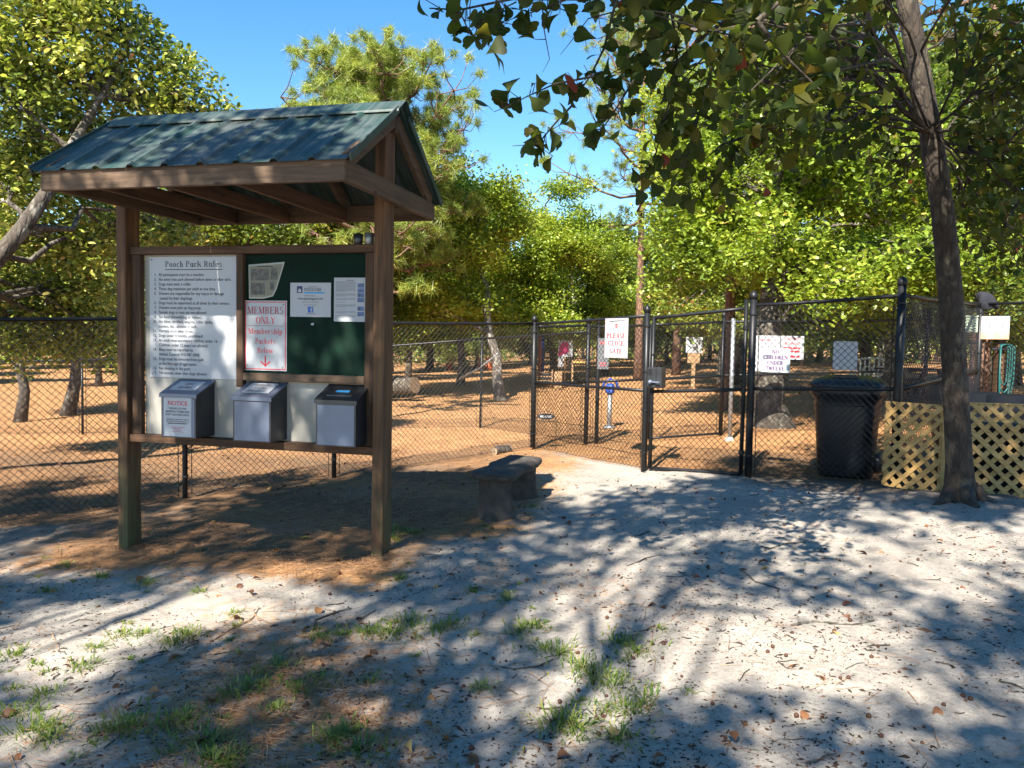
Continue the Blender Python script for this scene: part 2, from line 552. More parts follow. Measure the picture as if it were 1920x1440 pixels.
def straw_at(x, y):
    d = (FA - FL0).normalized()
    nrm = Vector((-d.y, d.x))
    off = (Vector((x, y)) - FL0).dot(nrm)          # > 0 beyond the fence
    a = sst(-0.5, 0.3, off) if x < 0.6 else 0.0
    q = Vector((x, y, 0)) - KLOC
    u, v = q.dot(KU), q.dot(KV)
    k = sst(-1.25, -0.35, v + 0.25 * math.sin(1.3 * u)) * sst(0.75, 0.05, u) * sst(-4.2, -2.4, u)
    k = max(k, sst(0.2, 0.9, v) * sst(1.5, 0.2, u))
    c = sst(10.6, 12.2, y - 0.05 * x)
    o1, o2 = (x - 0.32) * 0.842 + (y - 11.54) * 0.539, (x - 1.62) * 0.54 + (y - 9.51) * 0.84
    c = max(c, sst(-0.25, 0.45, min(o1, o2)))
    far = max(a, c)
    p = (0.33 if x < 0 else 0.22) + (0.2 if x < 0 else 0.12) * math.sin(1.9 * x + 0.4) * math.sin(1.5 * y + 0.7 * x)
    return max(far, 0.72 * k + 0.18 * k * math.sin(2.9 * x + 1.1 * y) * math.sin(2.2 * y - x), p if y < 7.5 else 0.22)


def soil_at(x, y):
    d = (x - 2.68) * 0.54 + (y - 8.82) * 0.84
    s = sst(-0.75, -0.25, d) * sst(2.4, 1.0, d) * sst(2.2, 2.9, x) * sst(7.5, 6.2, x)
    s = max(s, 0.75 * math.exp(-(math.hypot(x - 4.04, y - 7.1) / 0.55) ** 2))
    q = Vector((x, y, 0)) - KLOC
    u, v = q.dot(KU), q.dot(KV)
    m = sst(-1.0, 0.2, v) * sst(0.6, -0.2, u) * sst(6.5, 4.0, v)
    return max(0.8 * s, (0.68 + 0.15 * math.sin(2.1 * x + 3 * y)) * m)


def build_ground():
    rr = [0.0]
    r = 1.2
    while r < 900:
        rr.append(r)
        r *= 1.0115 if r < 18 else (1.03 if r < 90 else 1.25)
    ang = list(np.arange(-46, 46.01, 0.3)) + list(np.arange(50, 314, 5.5))
    na = len(ang)
    V, S, D = [], [], []
    for r in rr[1:]:
        for a in ang:
            x, y = r * math.sin(R(a)), r * math.cos(R(a))
            V.append((x, y, gz(x, y) if r < 120 else gz0(x)))
            S.append(straw_at(x, y))
            D.append(soil_at(x, y))
    Fq = []
    for i in range(len(rr) - 2):
        for j in range(na):
            Fq.append((i * na + j, i * na + (j + 1) % na, (i + 1) * na + (j + 1) % na, (i + 1) * na + j))
    V.append((0, 0, 0))
    S.append(0.3)
    D.append(0)
    c = len(V) - 1
    Fq = np.array(Fq)[:, ::-1]
    V = np.array(V)
    fine = np.hypot(V[:, 0], V[:, 1]) < 16
    V[fine, 2] += rng.normal(0, 0.0022, fine.sum())
    cen = np.array([(c, j, (j + 1) % na, (j + 1) % na) for j in range(na)])
    o = np_mesh('ground', V, Fq, M['ground'], smooth=True)
    me = o.data
    for nm, val in (('straw', S), ('soil', D)):
        at_ = me.attributes.new(nm, 'FLOAT', 'POINT')
        at_.data.foreach_set('value', np.array(val, dtype=np.float32))
    tag(o, 'pale sand and orange pine straw covering the ground', None, None, 'structure')


build_ground()

# ------------------------------------------------------------------ lettering
def bfont(lines, name, mt, parent, dy):
    """lines of (text, x, z, size, xscale, align) -> one printed mesh per line in the x,z plane"""
    for txt, x, z, size, xs, al, mm in lines:
        cu = bpy.data.curves.new('line', 'FONT')
        cu.body = txt
        cu.size = size
        cu.align_x = al
        cu.align_y = 'CENTER'
        cu.offset = size * 0.012
        cu.resolution_u = 2
        ob = bpy.data.objects.new('line', cu)
        COL.objects.link(ob)
        me = bpy.data.meshes.new_from_object(ob)
        bpy.data.objects.remove(ob)
        bpy.data.curves.remove(cu)
        me.transform(Matrix(((xs, 0, 0, x), (0, 0, 1, dy), (0, 1, 0, z), (0, 0, 0, 1))))
        me.flip_normals()
        me.materials.clear()
        me.materials.append(mm or mt)
        link(name, me, parent)


T_, t_ = 0.17, 0.055   # thick and thin strokes of the serif face


def glyph(ch):
    """strokes of a serif letter: list of polygons in a cell of cap height 1, and its width"""
    P = []
    X = 0.68

    def bar(x, y0, y1, w=T_, sb=True, st=True):
        P.append([(x - w / 2, y0), (x + w / 2, y0), (x + w / 2, y1), (x - w / 2, y1)])
        for f, y in ((sb, y0), (st, y1)):
            if f:
                yy = y if y == y0 else y - t_
                h = w / 2 + 0.09
                P.append([(x - h, yy), (x + h, yy), (x + h, yy + t_), (x - h, yy + t_)])

    def hor(x0, x1, y, w=t_):
        P.append([(x0, y - w / 2), (x1, y - w / 2), (x1, y + w / 2), (x0, y + w / 2)])

    def dia(x0, y0, x1, y1, w):
        P.append([(x0 - w / 2, y0), (x0 + w / 2, y0), (x1 + w / 2, y1), (x1 - w / 2, y1)])

    def arc(cx, cy, rx, ry, a0, a1, n=10, T=T_, th=t_):
        o, i = [], []
        for k in range(n + 1):
            a = R(a0 + (a1 - a0) * k / n)
            o.append((cx + rx * math.cos(a), cy + ry * math.sin(a)))
            i.append((cx + (rx - T) * math.cos(a), cy + (ry - th) * math.sin(a)))
        for k in range(n):
            P.append([o[k], o[k + 1], i[k + 1], i[k]])

    def srf(x, y, h=0.13):
        P.append([(x - h, y), (x + h, y), (x + h, y + t_), (x - h, y + t_)])
    W = 0.7
    if ch == 'A':
        dia(.08, 0, .36, 1, t_); dia(.64, 0, .38, 1, T_); hor(.18, .56, .35); srf(.08, 0); srf(.64, 0); W = .78
    elif ch == 'B':
        bar(.15, 0, 1); arc(.3, .75, .3, .25, -90, 90); arc(.3, .27, .35, .27, -90, 90); hor(.15, .32, .973); hor(.15, .32, .51); hor(.15, .32, .03); W = .74
    elif ch == 'C' or ch == 'G':
        arc(.42, .5, .38, .52, 40, 320, 16)
        if ch == 'G': bar(.68, .05, .45, T_, False, True)
        else: dia(.72, .68, .72, .95, t_); dia(.72, .08, .72, .28, t_)
        W = .84
    elif ch == 'D':
        bar(.15, 0, 1); arc(.3, .5, .46, .5, -90, 90, 14); hor(.15, .32, .973); hor(.15, .32, .03); W = .84
    elif ch in 'EFL':
        bar(.15, 0, 1)
        if ch != 'L': hor(.15, .62, .973); dia(.6, .76, .6, 1, t_); hor(.15, .46, .51); dia(.46, .4, .46, .62, t_)
        if ch != 'F': hor(.15, .64, .03); dia(.63, 0, .63, .26, t_)
        W = .72
    elif ch == 'H':
        bar(.15, 0, 1); bar(.65, 0, 1); hor(.15, .65, .51); W = .84
    elif ch == 'I':
        bar(.18, 0, 1); W = .4
    elif ch == 'K' or ch == 'k':
        h = 1
        bar(.15, 0, h); dia(.24, .38, .6, 1 if ch == 'K' else X, t_); dia(.64, 0, .36, .55, T_); srf(.64, 0); srf(.6, (1 if ch == 'K' else X) - t_); W = .78
    elif ch == 'M':
        bar(.1, 0, 1, t_); dia(.46, 0, .17, 1, T_); dia(.46, 0, .78, 1, t_); bar(.84, 0, 1); W = 1.02
    elif ch == 'N':
        bar(.1, 0, 1, t_); dia(.68, 0, .17, 1, T_); bar(.72, 0, 1, t_); W = .86
    elif ch == 'O':
        arc(.42, .5, .4, .52, 0, 360, 20); W = .86
    elif ch in 'PR':
        bar(.15, 0, 1); arc(.3, .74, .33, .26, -90, 90); hor(.15, .32, .973); hor(.15, .32, .5)
        if ch == 'R': dia(.66, 0, .4, .5, T_); srf(.68, 0, .1)
        W = .7 if ch == 'P' else .8
    elif ch == 'S' or ch == 's':
        k = 1 if ch == 'S' else X
        arc(.3, .75 * k, .25, .27 * k, 30, 270, 10, T_ * .8); arc(.3, .26 * k, .27, .28 * k, -150, 90, 10, T_ * .8); W = .62
    elif ch == 'T':
        bar(.36, 0, 1, T_, True, False); hor(.03, .69, .97); dia(.05, .76, .05, 1, t_); dia(.67, .76, .67, 1, t_); W = .74
    elif ch == 'U':
        bar(.15, .25, 1, T_, False); bar(.68, .25, 1, t_, False); arc(.39, .3, .325, .32, 180, 360, 10, T_ * .7); W = .82
    elif ch == 'V' or ch == 'Y':
        b = 0 if ch == 'V' else .45
        dia(.38, b, .1, 1, T_); dia(.38, b, .66, 1, t_); srf(.1, 1 - t_); srf(.66, 1 - t_)
        if ch == 'Y': bar(.38, 0, .48, T_, True, False)
        W = .76
    elif ch in 'Ww':
        k = 1 if ch == 'W' else X
        dia(.3, 0, .1, k, T_); dia(.3, 0, .5, k, t_); dia(.7, 0, .5, k, T_); dia(.7, 0, .92, k, t_); srf(.1, k - t_); srf(.92, k - t_); W = 1.0
    elif ch in 'ao':
        arc(.29, X / 2, .27, X / 2 + .02, 0, 360, 16)
        if ch == 'a': bar(.52, 0, X - .05, T_ * .8, True, False)
        W = .6 if ch == 'o' else .68
    elif ch == 'b':
        bar(.13, 0, 1, T_, False); arc(.33, X / 2, .28, X / 2 + .02, 0, 360, 16); W = .68
    elif ch == 'p':
        bar(.13, -.3, X, T_, True, True); arc(.33, X / 2, .28, X / 2 + .02, 0, 360, 16); W = .68
    elif ch == 'c':
        arc(.3, X / 2, .27, X / 2 + .02, 45, 315, 14); W = .56
    elif ch == 'e':
        arc(.3, X / 2, .27, X / 2 + .02, 0, 310, 14); hor(.1, .56, X / 2); W = .6
    elif ch in 'hnm':
        bar(.13, 0, 1 if ch == 'h' else X); arc(.3, X - .28, .22, .3, 0, 130, 8, T_ * .9); bar(.44, 0, X - .26, T_, True, False); W = .64
        if ch == 'm': arc(.62, X - .28, .22, .3, 0, 130, 8, T_ * .9); bar(.76, 0, X - .26, T_, True, False); W = .96
    elif ch == 'i':
        bar(.15, 0, X); P.append([(.06, .82), (.24, .82), (.24, 1), (.06, 1)]); W = .34
    elif ch == 'l':
        bar(.15, 0, 1); W = .34
    elif ch == 'r':
        bar(.13, 0, X); arc(.34, X - .2, .2, .2, 30, 150, 6, T_ * .7); W = .5
    elif ch == 't':
        bar(.18, .05, .9, T_, False, False); hor(.02, .4, X - .02); arc(.32, .15, .22, .17, 180, 290, 6, T_ * .9); W = .44
    elif ch == 'u':
        bar(.13, .15, X, T_, False); bar(.5, 0, X, T_ * .9); arc(.31, .18, .26, .2, 180, 330, 8, T_ * .8); W = .68
    else:
        W = .34
    return P, W


def serif(txt, x, z, h, width, mt, parent, dy, name='text_line'):
    """one printed serif line centred on x, base line z, cap height h, squeezed to a total width"""
    mb = MB()
    pen, cells = 0.0, []
    for ch in txt:
        P, W = glyph(ch)
        cells.append((pen, P))
        pen += W + 0.06
    pen -= 0.06
    k = width / pen if width else h
    n = 0
    for ox, P in cells:
        for q in P:
            n += 1
            mb.add([(x + (ox + a - pen / 2) * k, dy - n * 2e-6, z + b * h) for a, b in q], [tuple(range(len(q)))])
    o = mb.build(name, mt, parent)
    return o


def board(name, label, cat, loc, rz, wid, hei, mt, th=0.004, group=None, rad=0.0, tilt=0.0):
    """flat sheet hanging upright: thing with its own panel; local x right, z up, front at -y"""
    t = thing(name, label, cat, loc, rz, group)
    t.rotation_euler = (tilt, 0, rz)
    if rad:
        pl = []
        for cx, cz, a in ((wid / 2 - rad, hei / 2 - rad, 0), (-wid / 2 + rad, hei / 2 - rad, 90), (-wid / 2 + rad, -hei / 2 + rad, 180), (wid / 2 - rad, -hei / 2 + rad, 270)):
            pl += [(cx + rad * math.cos(R(a + q)), cz + rad * math.sin(R(a + q))) for q in (0, 30, 60, 90)]
    else:
        pl = [(wid / 2, hei / 2), (-wid / 2, hei / 2), (-wid / 2, -hei / 2), (wid / 2, -hei / 2)]
    MB().plate(pl, -th, 0).build('panel', mt, t)
    return t


def rect(mb, x0, x1, z0, z1, y):
    return mb.add([(x0, y, z0), (x1, y, z0), (x1, y, z1), (x0, y, z1)], [(0, 1, 2, 3)])


def border(parent, wid, hei, inset, thick, mt, y, name='border'):
    mb = MB()
    a, b = wid / 2 - inset, hei / 2 - inset
    rect(mb, -a, a, b - thick, b, y); rect(mb, -a, a, -b, -b + thick, y)
    rect(mb, -a, -a + thick, -b + thick, b - thick, y); rect(mb, a - thick, a, -b + thick, b - thick, y)
    return mb.build(name, mt, parent)


def bars(parent, lines, y, mt, h):
    """print too small to read: broken strips of ink"""
    for x, z, wd in lines:
        mb = MB()
        p = -wd / 2
        while p < wd / 2:
            q = min(wd / 2, p + h * rnd.uniform(0.8, 3.0))
            rect(mb, x + p, x + q, z - h / 2, z + h / 2, y)
            p = q + h * 0.45
        mb.build('text_line', mt, parent)['kind'] = 'stuff'


def screws(parent, pts, y, r=0.006, name='screw'):
    me = None
    for x, z in pts:
        if me is None:
            o = MB().lathe([(r, 0), (r, 0.001), (r * 0.6, 0.003)], n=8).build(name, M['bolt'], parent)
            me = o.data
            me.transform(Matrix.Rotation(math.pi / 2, 4, 'X'))
        else:
            o = link(name, me, parent)
        o.location = (x, y, z)

# ------------------------------------------------------------------ notice kiosk
def K(u, v, z):
    return KLOC + KU * u + KV * v + Vector((0, 0, z))


kiosk = thing('notice_kiosk', 'wooden notice kiosk with green metal gable roof on two square posts', 'kiosk', KLOC, -KYAW)
for u0, u1, zb in ((-0.09, 0.0, -0.3), (-2.33, -2.24, -0.4)):
    MB().box(u0, u1, 0.0, 0.17, zb, 3.2, 0.006).build('post', M['post_z'], kiosk)
# board frame between the posts
MB().box(-2.24, -0.09, 0.045, 0.145, 2.243, 2.303, 0.004).build('top_rail', M['frame_x'], kiosk)
MB().box(-2.24, -0.09, 0.03, 0.145, 0.722, 0.785, 0.004).build('bottom_rail', M['frame_x'], kiosk)
for u0, u1, z0 in ((-2.24, -2.152, 0.786), (-0.185, -0.09, 0.786), (-1.277, -1.219, 1.2)):
    MB().box(u0, u1, 0.06, 0.112, z0, 2.242, 0.004).build('stile', M['frame_z'], kiosk)
MB().box(-1.218, -0.186, 0.058, 0.1, 1.254, 1.313, 0.004).build('middle_rail', M['fascia_x'], kiosk)
MB().box(-2.151, -0.186, 0.1145, 0.127, 0.786, 2.242).build('backing_board', M['white_board'], kiosk)
MB().box(-1.217, -0.187, 0.104, 0.113, 1.315, 2.241).build('felt_board', M['felt'], kiosk)
# roof frame
UL, UR = -2.3, 0.045
VF, VR = -0.725, 0.895
ZE, ZR = 2.74, 3.27
MB().box(UL, UR, VF - 0.038, VF, 2.602, 2.742, 0.004).build('front_fascia', M['fascia_x'], kiosk)
MB().box(UL, UR, VR, VR + 0.038, 2.602, 2.742, 0.004).build('rear_fascia', M['fascia_x'], kiosk)
for u0 in (-2.239, UR - 0.041):
    MB().box(u0, u0 + 0.041, VF + 0.001, VR - 0.001, 2.605, 2.745, 0.004).build('tie_beam', M['fascia_y'], kiosk)
for u0 in (-1.84, -1.32, -0.78):
    MB().box(u0, u0 + 0.038, VF + 0.001, VR - 0.001, 2.604, 2.72, 0.003).build('joist', M['frame_y'], kiosk)
VC = (VF + VR) / 2
for u0 in (UL + 0.0205, -1.8, -1.28, -0.74, UR - 0.0205):
    for vv, sg in ((VF, 1), (VR, -1)):
        o = MB()
        a = Vector((u0, vv + 0.03 * sg, ZE + 0.005))
        b = Vector((u0, VC - 0.02 * sg, ZR - 0.055))
        o.beam(a, b, 0.038, 0.1, (0, 0, 1))
        o.build('rafter', M['fascia_y'], kiosk)
MB().box(UL, UR, VC - 0.019, VC + 0.019, ZR - 0.15, ZR - 0.02).build('ridge_board', M['frame_x'], kiosk)
# metal roof, three ribbed sheets a side
MU0, MU1, SP = -2.36, 0.1, 0.2733
E_V, E_Z = 0.87, 2.735     # eave: half width and height
rise = ZR + 0.045 - E_Z


def sheet(u0, u1, side):
    prof = []
    u = MU0
    knots = []
    while u < MU1 + 0.001:
        for du, h in ((-0.034, 0), (-0.014, 0.02), (0.014, 0.02), (0.034, 0), (0.09, 0), (0.1, 0.0022), (0.11, 0), (0.165, 0), (0.175, 0.0022), (0.185, 0)):
            knots.append((u + du, h))
        u += SP
    knots = [(a, h) for a, h in knots if u0 <= a <= u1]
    knots = [(u0, 0.0)] + knots + [(u1, 0.0)]
    nrm = Vector((0, -side * rise, E_V)).normalized() if True else None
    vs, fs = [], []
    steps = [0.0, 0.33, 0.66, 1.0]
    for layer in (0.0, -0.003):
        for s in steps:
            for a, h in knots:
                p = Vector((a, VC + side * E_V * (1 - s) * 1.0, E_Z + rise * s))
                p.y += side * (h + layer) * rise / math.hypot(rise, E_V)
                p.z += (h + layer) * E_V / math.hypot(rise, E_V)
                vs.append(p)
    k, ns = len(knots), len(steps)
    for L in range(2):
        for i in range(ns - 1):
            for j in range(k - 1):
                q = L * k * ns + i * k + j
                f = (q, q + 1, q + k + 1, q + k)
                fs.append(f if (L == 0) == (side < 0) else f[::-1])
    o = k * ns
    for j in range(k - 1):
        fs.append((j, j + 1, o + j + 1, o + j))
    for i in range(ns - 1):
        fs.append((i * k, i * k + k, o + i * k + k, o + i * k))
        fs.append((i * k + k - 1, i * k + 2 * k - 1, o + i * k + 2 * k - 1, o + i * k + k - 1))
    m = MB().add(vs, fs)
    ob = m.build('roof_panel', M['roof'], kiosk)
    sm = MB()
    uu = MU0
    while uu < u1 - 0.02:
        if uu > u0 + 0.03:
            for s in (0.04, 0.38, 0.72):
                p = Vector((uu, VC + side * E_V * (1 - s), E_Z + rise * s))
                p.y += side * 0.02 * rise / math.hypot(rise, E_V)
                p.z += 0.02 * E_V / math.hypot(rise, E_V)
                sm.lathe([(0.007, -0.001), (0.007, 0.003), (0.004, 0.007)], p, 6)
        uu += SP
    so_ = sm.build('screws', M['bolt'], ob)
    so_['kind'] = 'stuff'


for side in (-1, 1):
    cuts = [MU0, MU0 + SP * 3 - 0.05, MU0 + SP * 6 - 0.05, MU1]
    for a, b in zip(cuts[:-1], cuts[1:]):
        sheet(a + 0.0015, b - 0.0015, side)
sl = math.hypot(rise, E_V)
for a, b in ((MU0 - 0.02, -0.62), (-0.617, MU1 + 0.02)):
    m = MB()
    zt = E_Z + rise + 0.032
    prof = [(-0.15, -0.15 * rise / E_V - 0.012), (-0.145, -0.145 * rise / E_V), (-0.02, -0.008), (0, 0.004), (0.02, -0.008), (0.145, -0.145 * rise / E_V), (0.15, -0.15 * rise / E_V - 0.012)]
    vs = [(a, VC + y, zt + z) for y, z in prof] + [(b, VC + y, zt + z) for y, z in prof]
    vs += [(x, y, z - 0.003) for x, y, z in vs]
    n = len(prof)
    fs = []
    for j in range(n - 1):
        fs += [(j, n + j, n + j + 1, j + 1), (2 * n + j, 2 * n + j + 1, 3 * n + j + 1, 3 * n + j),
               (j, j + 1, 2 * n + j + 1, 2 * n + j), (n + j, 3 * n + j, 3 * n + j + 1, n + j + 1)]
    m.add(vs, fs).build('ridge_cap', M['roof'], kiosk)
for uu in (MU0 - 0.004, MU1 - 0.002):
    for side in (-1, 1):
        a = Vector((uu, VC + side * (E_V + 0.005), E_Z + 0.008))
        b = Vector((uu, VC + side * 0.1, E_Z + rise * (1 - 0.1 / E_V) + 0.012))
        MB().beam(a, b, 0.012, 0.05).build('rake_trim', M['roof'], kiosk)

# ---- rules sign
RZ = -KYAW
VS = 0.112
sg = board('rules_sign', 'large white rules sign with black numbered list on kiosk', 'sign', K(-1.69, VS, 1.74), RZ, 0.82, 0.972, M['sign_white'], 0.006)
D = -0.0068
serif('Pooch Park Rules', 0.0, 0.405, 0.047, 0.525, M['black_ink'], sg, D)
rect(MB(), -0.263, 0.263, 0.382, 0.388, D).build('underline', M['black_ink'], sg)
RULES = ['1.|All participants must be a member.', '2.|No entry into park allowed before dawn or after dark.', '3.|Dogs must wear a collar.',
         '4.|Three dog maximum per adult at one time.', '5.|Owners are responsible for any injury or damage', '| caused by their dog/dogs.',
         '6.|Dogs must be supervised at all times by their owners.', '7.|Owners must pick up dog poop.', '8.|Female dogs in heat are not allowed.',
         '9.|No food allowed(dog or human).', '10.|No bikes, strollers, wagons, roller blades,', '|coolers, etc., allowed in park.',
         '11.|Humans must wear shoes.', '12.|Dogs under 4 months prohibited!', '13.|An adult must accompany children under 16.',
         '|Children under 12 years not allowed.', '14.|Bites must be reported to', '|Animal Control: 910-947-2848.', '15.|Dogs must be removed from park',
         '|at the first sign of aggression.', '16.|No smoking in the park.', '17.|No animals other than dogs allowed.']
L = []
for i, s in enumerate(RULES):
    n_, s_ = s.split('|')
    z = 0.343 - i * 0.0378
    if n_:
        L.append((n_, -0.345, z, 0.033, 0.9, 'RIGHT', None))
    L.append((s_, -0.325, z, 0.035, 0.86, 'LEFT', None))
bfont(L, 'text_line', M['black_ink'], sg, D)
screws(sg, [(-0.39, 0.465), (0.39, 0.465), (-0.39, -0.46), (0.39, -0.46)], -0.006)

# ---- members only sign
sg = board('members_sign', 'white and red MEMBERS ONLY sign below the newspaper clipping on kiosk', 'sign', K(-1.04, 0.101, 1.607), RZ, 0.37, 0.547, M['sign_white'], 0.005)
D = -0.0056
border(sg, 0.37, 0.547, 0.008, 0.007, M['red_ink'], D)
serif('MEMBERS', 0, 0.171, 0.055, 0.315, M['maroon'], sg, D)
serif('ONLY', 0, 0.094, 0.053, 0.17, M['red_ink'], sg, D)
rect(MB(), -0.157, 0.157, 0.076, 0.079, D).build('rule_line', M['maroon'], sg)
serif('Membership', 0, 0.013, 0.043, 0.3, M['red_ink'], sg, D)
serif('Packets', 0, -0.065, 0.044, 0.175, M['red_ink'], sg, D)
serif('Below', 0, -0.137, 0.044, 0.14, M['red_ink'], sg, D)
ar = MB()
rect(ar, -0.006, 0.006, -0.236, -0.157, D)
ar.add([(-0.047, D - 1e-5, -0.203), (-0.037, D - 1e-5, -0.197), (0.005, D - 1e-5, -0.234), (0, D - 1e-5, -0.243)], [(0, 3, 2, 1)])
ar.add([(0.047, D - 2e-5, -0.203), (0.037, D - 2e-5, -0.197), (-0.005, D - 2e-5, -0.234), (0, D - 2e-5, -0.243)], [(0, 1, 2, 3)])
ar.build('arrow', M['red_ink'], sg)
screws(sg, [(-0.155, 0.246), (0.155, 0.243), (-0.16, -0.235), (0.15, -0.248)], -0.005, 0.005)

# ---- newspaper clipping in a sleeve, corner torn away
cl = thing('news_clipping', 'yellowed newspaper clipping in clear sleeve with torn corner', 'clipping', K(-1.035, 0.1, 2.03), RZ)
pts = [(-0.155, 0.13), (-0.15, -0.135), (-0.02, -0.135), (0.06, -0.115), (0.09, -0.06), (0.12, 0.03), (0.16, 0.15)]
MB().plate(pts[::-1], -0.003, 0.0).build('sleeve', M['sleeve'], cl)
MB().plate([(-0.145, 0.118), (-0.142, -0.122), (-0.02, -0.122), (0.05, -0.105), (0.08, -0.05), (0.108, 0.03), (0.143, 0.135)][::-1], -0.0045, -0.0035).build('newsprint', M['newsprint'], cl)
for x0, x1, z0, z1 in ((-0.13, 0.028, 0.008, 0.098), (0.04, 0.098, 0.012, 0.105), (-0.13, -0.01, -0.105, -0.012), (0.035, 0.07, -0.07, -0.005)):
    rect(MB(), x0, x1, z0, z1, -0.0052).build('news_picture', M['news_photo'], cl)
rect(MB(), -0.08, 0.06, 0.111, 0.118, -0.0052).build('headline', M['black_ink'], cl)

# ---- pooch park flyer
fl = board('park_flyer', 'white landscape flyer with blue logo and web address on felt', 'flyer', K(-0.656, 0.1015, 1.889), RZ, 0.344, 0.262, M['paper'], 0.002)
D = -0.0028
rect(MB(), -0.115, -0.068, 0.052, 0.105, D).build('logo', M['navy_ink'], fl)
lg = MB()
lg.add([(-0.105, D - .0003, 0.058), (-0.078, D - .0003, 0.058), (-0.078, D - .0003, 0.072), (-0.084, D - .0003, 0.082), (-0.0915, D - .0003, 0.087), (-0.099, D - .0003, 0.082), (-0.105, D - .0003, 0.072)], [tuple(range(7))])
lg.build('logo_arch', M['paper'], fl)
serif('POOCH PARK', 0.02, 0.066, 0.026, 0.145, M['black_ink'], fl, D)
rect(MB(), -0.05, 0.12, 0.048, 0.06, D).build('logo_band', M['sky_ink'], fl)
bars(fl, [(0.02, 0.1, 0.08), (-0.005, 0.03, 0.09), (0.0, -0.107, 0.085)], D, M['grey_ink'], 0.006)
bfont([('www.pprpdogpark.com', 0.0, 0.009, 0.025, 0.9, 'CENTER', M['black_ink']), ('Sign up for the newsletter', 0.0, -0.016, 0.014, 0.95, 'CENTER', M['grey_ink']),
       ('Like us on Facebook', 0.0, -0.039, 0.014, 0.9, 'CENTER', M['grey_ink'])], 'text_line', M['black_ink'], fl, D)
rect(MB(), -0.022, 0.024, -0.098, -0.052, D).build('f_badge', M['blue_ink'], fl)
fm = MB()
rect(fm, 0.004, 0.0105, -0.098, -0.066, D - .0003); rect(fm, -0.003, 0.017, -0.08, -0.0745, D - .0005); rect(fm, 0.006, 0.017, -0.066, -0.0605, D - .0004)
fm.build('f_letter', M['paper'], fl)

# ---- printed sheet with snapshots
sh = board('info_sheet', 'white portrait sheet with grey text and blue snapshots on felt', 'notice', K(-0.325, 0.1015, 1.892), RZ, 0.266, 0.333, M['paper'], 0.002)
rect(MB(), -0.03, 0.03, 0.145, 0.149, D).build('text_line', M['black_ink'], sh)
z = 0.138
for blk in (13, 4, 3, 1, 4, 1, 3, 4):
    for q in range(blk):
        wdt = 0.165 if q < blk - 1 else 0.09
        if z > -0.15:
            rect(MB(), -0.12, -0.12 + wdt, z - 0.0022, z, D).build('text_line', M['grey_ink'], sh)
        z -= 0.0062
    z -= 0.011
for zz in (0.107, 0.07, 0.034, -0.002, -0.068, -0.108):
    rect(MB(), 0.062, 0.114, zz - 0.016, zz + 0.016, D).build('snapshot', M['photo_blue'], sh)
tg = thing('paper_scrap', 'tiny white torn scrap pinned below the flyer on felt', 'scrap', K(-0.635, 0.102, 1.703), RZ)
MB().plate([(-0.014, -0.006), (0.004, -0.01), (0.013, 0.002), (0.01, 0.009), (-0.01, 0.006)], -0.008, -0.0055).build('scrap', M['paper'], tg)

# ---- three metal drop boxes
def drop_box(u0, u1, label, nm='drop_box'):
    t = thing(nm, label, 'drop box', K((u0 + u1) / 2, 0.0, 0.8), RZ)
    h = (u1 - u0) / 2
    yb, yf = 0.1125, -0.125
    zt, zf = 0.435, 0.335
    vs = [(-h, yf, 0), (h, yf, 0), (h, yb, 0), (-h, yb, 0), (-h, yf, zf), (h, yf, zf), (h, yb, zt), (-h, yb, zt)]
    MB().add(vs, [(3, 2, 1, 0), (4, 5, 6, 7), (1, 2, 6, 5), (2, 3, 7, 6), (3, 0, 4, 7), (0, 1, 5, 4)]).build('body', M['steel_dark'], t)
    rect(MB(), -h + 0.012, h - 0.012, 0.008, zf - 0.03, yf - 0.0015).add([], []).build('front_plate', M['steel'], t)
    slope = (zt - zf) / (yb - yf)
    o = 0.012
    vs = []
    for dz in (0.002, 0.012):
        vs += [(-h - o, yf - o, zf - o * slope + dz), (h + o, yf - o, zf - o * slope + dz), (h + o, yb - 0.003, zt + dz - .001), (-h - o, yb - 0.003, zt + dz - .001)]
    vs += [(-h - o, yf - o, zf - 0.022), (h + o, yf - o, zf - 0.022), (h + o, yf - o + 0.003, zf - 0.022), (-h - o, yf - o + 0.003, zf - 0.022)]
    lid = MB().add(vs, [(3, 2, 1, 0), (4, 5, 6, 7), (0, 1, 5, 4), (1, 2, 6, 5), (2, 3, 7, 6), (3, 0, 4, 7), (8, 9, 1, 0), (9, 10, 11, 8)]).build('lid', M['steel'], t)
    # frame on the sloping lid: x right, z up the slope, -y out of the lid
    ca = math.atan(slope)
    return t, lid, h, ca, (yf, zf, slope)


def lid_plaque(t, h, geo, w0, d0, d1, lines, mt):
    yf, zf, slope = geo
    L_ = math.hypot(1, slope)

    def on(x, s, off):   # s metres up the slope
        return Vector((x, yf + s / L_ - off * slope / L_, zf + 0.012 + s * slope / L_ + off / L_))
    vs = [on(-w0, d0, 0.002), on(w0, d0, 0.002), on(w0, d1, 0.002), on(-w0, d1, 0.002), on(-w0, d0, 0.006), on(w0, d0, 0.006), on(w0, d1, 0.006), on(-w0, d1, 0.006)]
    p = MB().add(vs, [(3, 2, 1, 0), (4, 5, 6, 7), (0, 1, 5, 4), (1, 2, 6, 5), (2, 3, 7, 6), (3, 0, 4, 7)]).build('lid_plaque', mt, t)
    for txt, s, hh, wd in lines:
        o = serif(txt, 0, 0, hh, wd, M['black_ink'], p, 0)
        me = o.data
        for v in me.vertices:
            v.co = on(v.co.x, s + v.co.z, 0.0066 - v.co.y)
    return p


